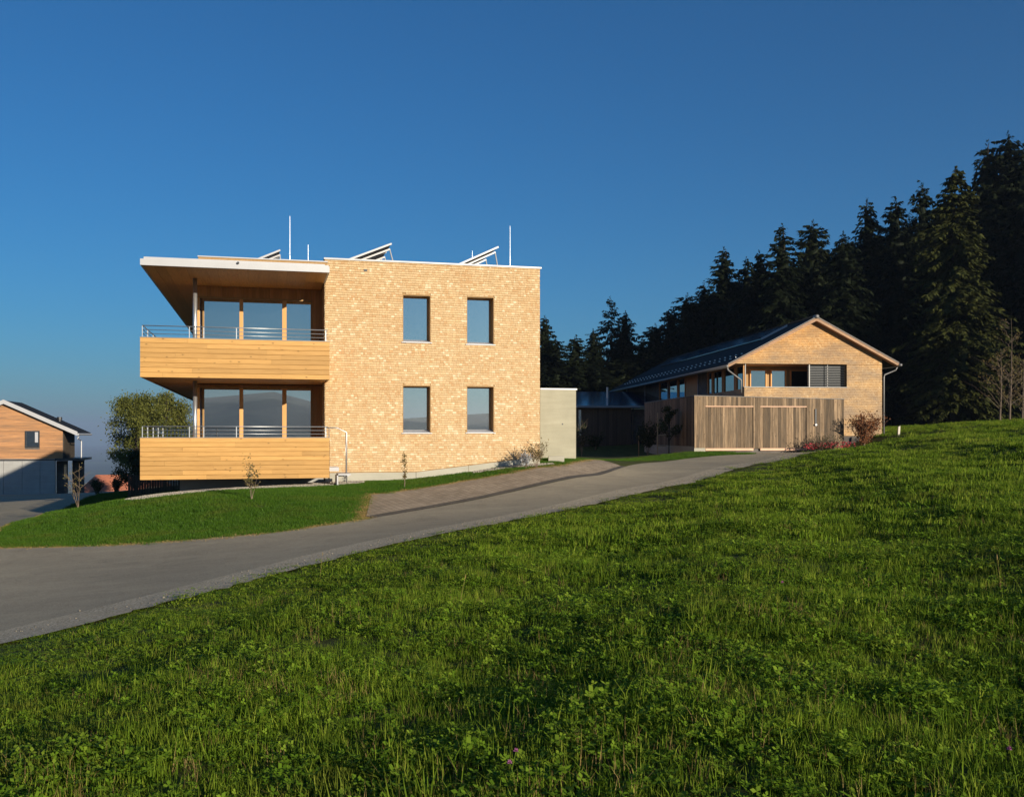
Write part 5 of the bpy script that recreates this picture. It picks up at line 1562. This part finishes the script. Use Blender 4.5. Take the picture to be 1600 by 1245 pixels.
# dry fringe along the asphalt and the paving
ep = resample(edges, 900); nn = np.gradient(ep, axis=0); nn = np.stack([-nn[:, 1], nn[:, 0]], 1); nn /= np.linalg.norm(nn, axis=1)[:, None] + 1e-9
q = rg.integers(0, 900, 1500); fr = ep[q] + nn[q] * rg.normal(.04, .09, (1500, 1))
lr = resample(smooth_poly(LANE_R[:5]), 300); fr = np.concatenate([fr, lr[rg.integers(0, 300, 350)] + rg.normal(0, .07, (350, 2))])
x = np.concatenate([x, fr[:, 0]]); y = np.concatenate([y, fr[:, 1]]); pick = np.concatenate([pick, rg.integers(4, 6, len(fr))]); n = len(x)
s_ = rg.uniform(.8, 1.2, n)
scatter('lawn_grass', np.stack([x, y, height(x, y)], 1), np.stack([0 * x, 0 * x, rg.random(n) * 6.28], 1), np.stack([s_, s_, s_ * rg.uniform(.8, 1.2, n)], 1), pick, LP,
        'short dark green mown lawn round the shingled building with dry edges', 'grass')

# pebbles
def pebble(seed, mat='pebble'):
    r2 = np.random.default_rng(seed)
    p = [(1, 0, 0), (-1, 0, 0), (0, 1, 0), (0, -1, 0), (0, 0, 1), (0, 0, -1), (.7, .7, .2), (-.7, .7, -.1), (.7, -.7, .1), (-.7, -.7, .15)]
    import bmesh
    bm = bmesh.new()
    for q in p:
        bm.verts.new([c * r2.uniform(.75, 1.1) for c in q])
    bmesh.ops.convex_hull(bm, input=bm.verts)
    bmesh.ops.triangulate(bm, faces=bm.faces)
    me = bpy.data.meshes.new('pebble'); bm.to_mesh(me); bm.free()
    me.materials.append(M[mat])
    at = me.attributes.new('tone', 'FLOAT', 'FACE'); at.data.foreach_set('value', np.full(len(me.polygons), r2.random(), np.float32))
    return me
PB = [pebble(i) for i in range(5)]
n = 90000
x = rg.uniform(-12, 2, n); y = rg.uniform(26, 34, n)
ok = inside(gb_poly, x, y) | inside(gc_poly, x, y); x, y = x[ok], y[ok]; n = len(x)
s_ = rg.uniform(.013, .034, n)
scatter('gravel', np.stack([x, y, height(x, y) + .035], 1), rg.random((n, 3)) * 6.28, np.stack([s_, s_ * .9, s_ * .7], 1), rg.integers(0, 5, n), PB, 'pale pebbles in the bed under the lower balcony and along the plinth', 'gravel')
n = 1100
t = rg.random(n); ne = resample(smooth_poly(NEAR), 400)
ii = (t ** .8 * 399).astype(int); of = rg.normal(.02, .2, n)
x = ne[ii, 0] - of * .87; y = ne[ii, 1] + of * .5
s_ = rg.uniform(.005, .016, n)
scatter('verge_pebbles', np.stack([x, y, height(x, y) + .04], 1), rg.random((n, 3)) * 6.28, np.stack([s_, s_ * .9, s_ * .6], 1), rg.integers(0, 5, n), [pebble(i + 9, 'road_stone') for i in range(5)], 'small loose stones along the road edge beside the meadow', 'gravel')

# dry stalks with seed heads and clover flowers standing out of the meadow
STALKS = ((792, 1240, .22, 'c', 'pink clover head at the lower border, left of its twin'), (812, 1243, .18, 'c', 'pink clover head at the lower border, right of its twin'),
          (718, 945, .30, 's', 'thin dry stalk alone in the middle of the meadow'), (1565, 930, .34, 's', 'tall dry stalk near the right border of the meadow'),
          (1592, 1235, .2, 'c', 'pink clover head in the lower right corner'), (1220, 930, .15, 'c', 'small pink clover head in the middle of the right-hand meadow'),
          (500, 900, .34, 's', 'thin dry stalk standing up before the road edge'))
for i, (px, py, hh_, kind_, lab) in enumerate(STALKS):
    # walk down the sight line to the ground
    Yd = 3.0
    while Yd < 40:
        xx = (px - 800) / FPX * Yd
        if (HOR - py) / FPX * Yd < hz(xx, Yd) + .04: break
        Yd += .03
    z_ = hz(xx, Yd)
    o = Frame('clover_stem' if kind_ == 'c' else 'seed_stalk', xx, Yd, 0, z_, lab, 'flower' if kind_ == 'c' else 'stalk', 'clover heads in the meadow' if kind_ == 'c' else 'seed stalks in the meadow')
    rg3 = random.Random(i); lx = rg3.uniform(-.06, .06)
    o.part('stem', MB().tube([(0, 0, z_), (lx * .4, 0, z_ + hh_ * .5), (lx, .01, z_ + hh_)], [.002, .0017, .0012], 5), 'straw' if kind_ == 's' else 'herb')
    mb = MB()
    if kind_ == 's':
        mb.tube([(lx, .01, z_ + hh_ - .005), (lx * 1.05, .01, z_ + hh_ + .015), (lx * 1.1, .01, z_ + hh_ + .04)], [.003, .005, .002], 6)
        o.part('seed_head', mb, 'straw')
    else:
        for k in range(30):
            a = rg3.random() * 6.28; e = rg3.uniform(-.4, 1.5); d = Vector((math.cos(a) * math.cos(e), math.sin(a) * math.cos(e), math.sin(e)))
            p = Vector((lx, .01, z_ + hh_)); s3 = d.orthogonal() * .003
            mb.add([p - s3, p + s3, p + d * .014], [(0, 1, 2)])
        o.part('flower_head', mb, 'clover_flower')

# ------------------------------------------------------------------ haze in the air
hb = MB().box(-13400, 13400, -13400, 13400, float(Z.min()) - 1.5, max(float(Z.max()), 26.0) + 6)
hm = bpy.data.materials.new('haze'); hm.use_nodes = True
hn = hm.node_tree
for nd in list(hn.nodes):
    if nd.type == 'BSDF_PRINCIPLED': hn.nodes.remove(nd)
pvn = hn.nodes.new('ShaderNodeVolumePrincipled')
pvn.inputs['Color'].default_value = (.60, .76, 1.0, 1)
pvn.inputs['Density'].default_value = 0.00017
pvn.inputs['Anisotropy'].default_value = 0.2
hn.links.new(pvn.outputs[0], hn.nodes['Material Output'].inputs['Volume'])
tag(link('haze', hb.mesh('haze', hm)), kind='stuff')
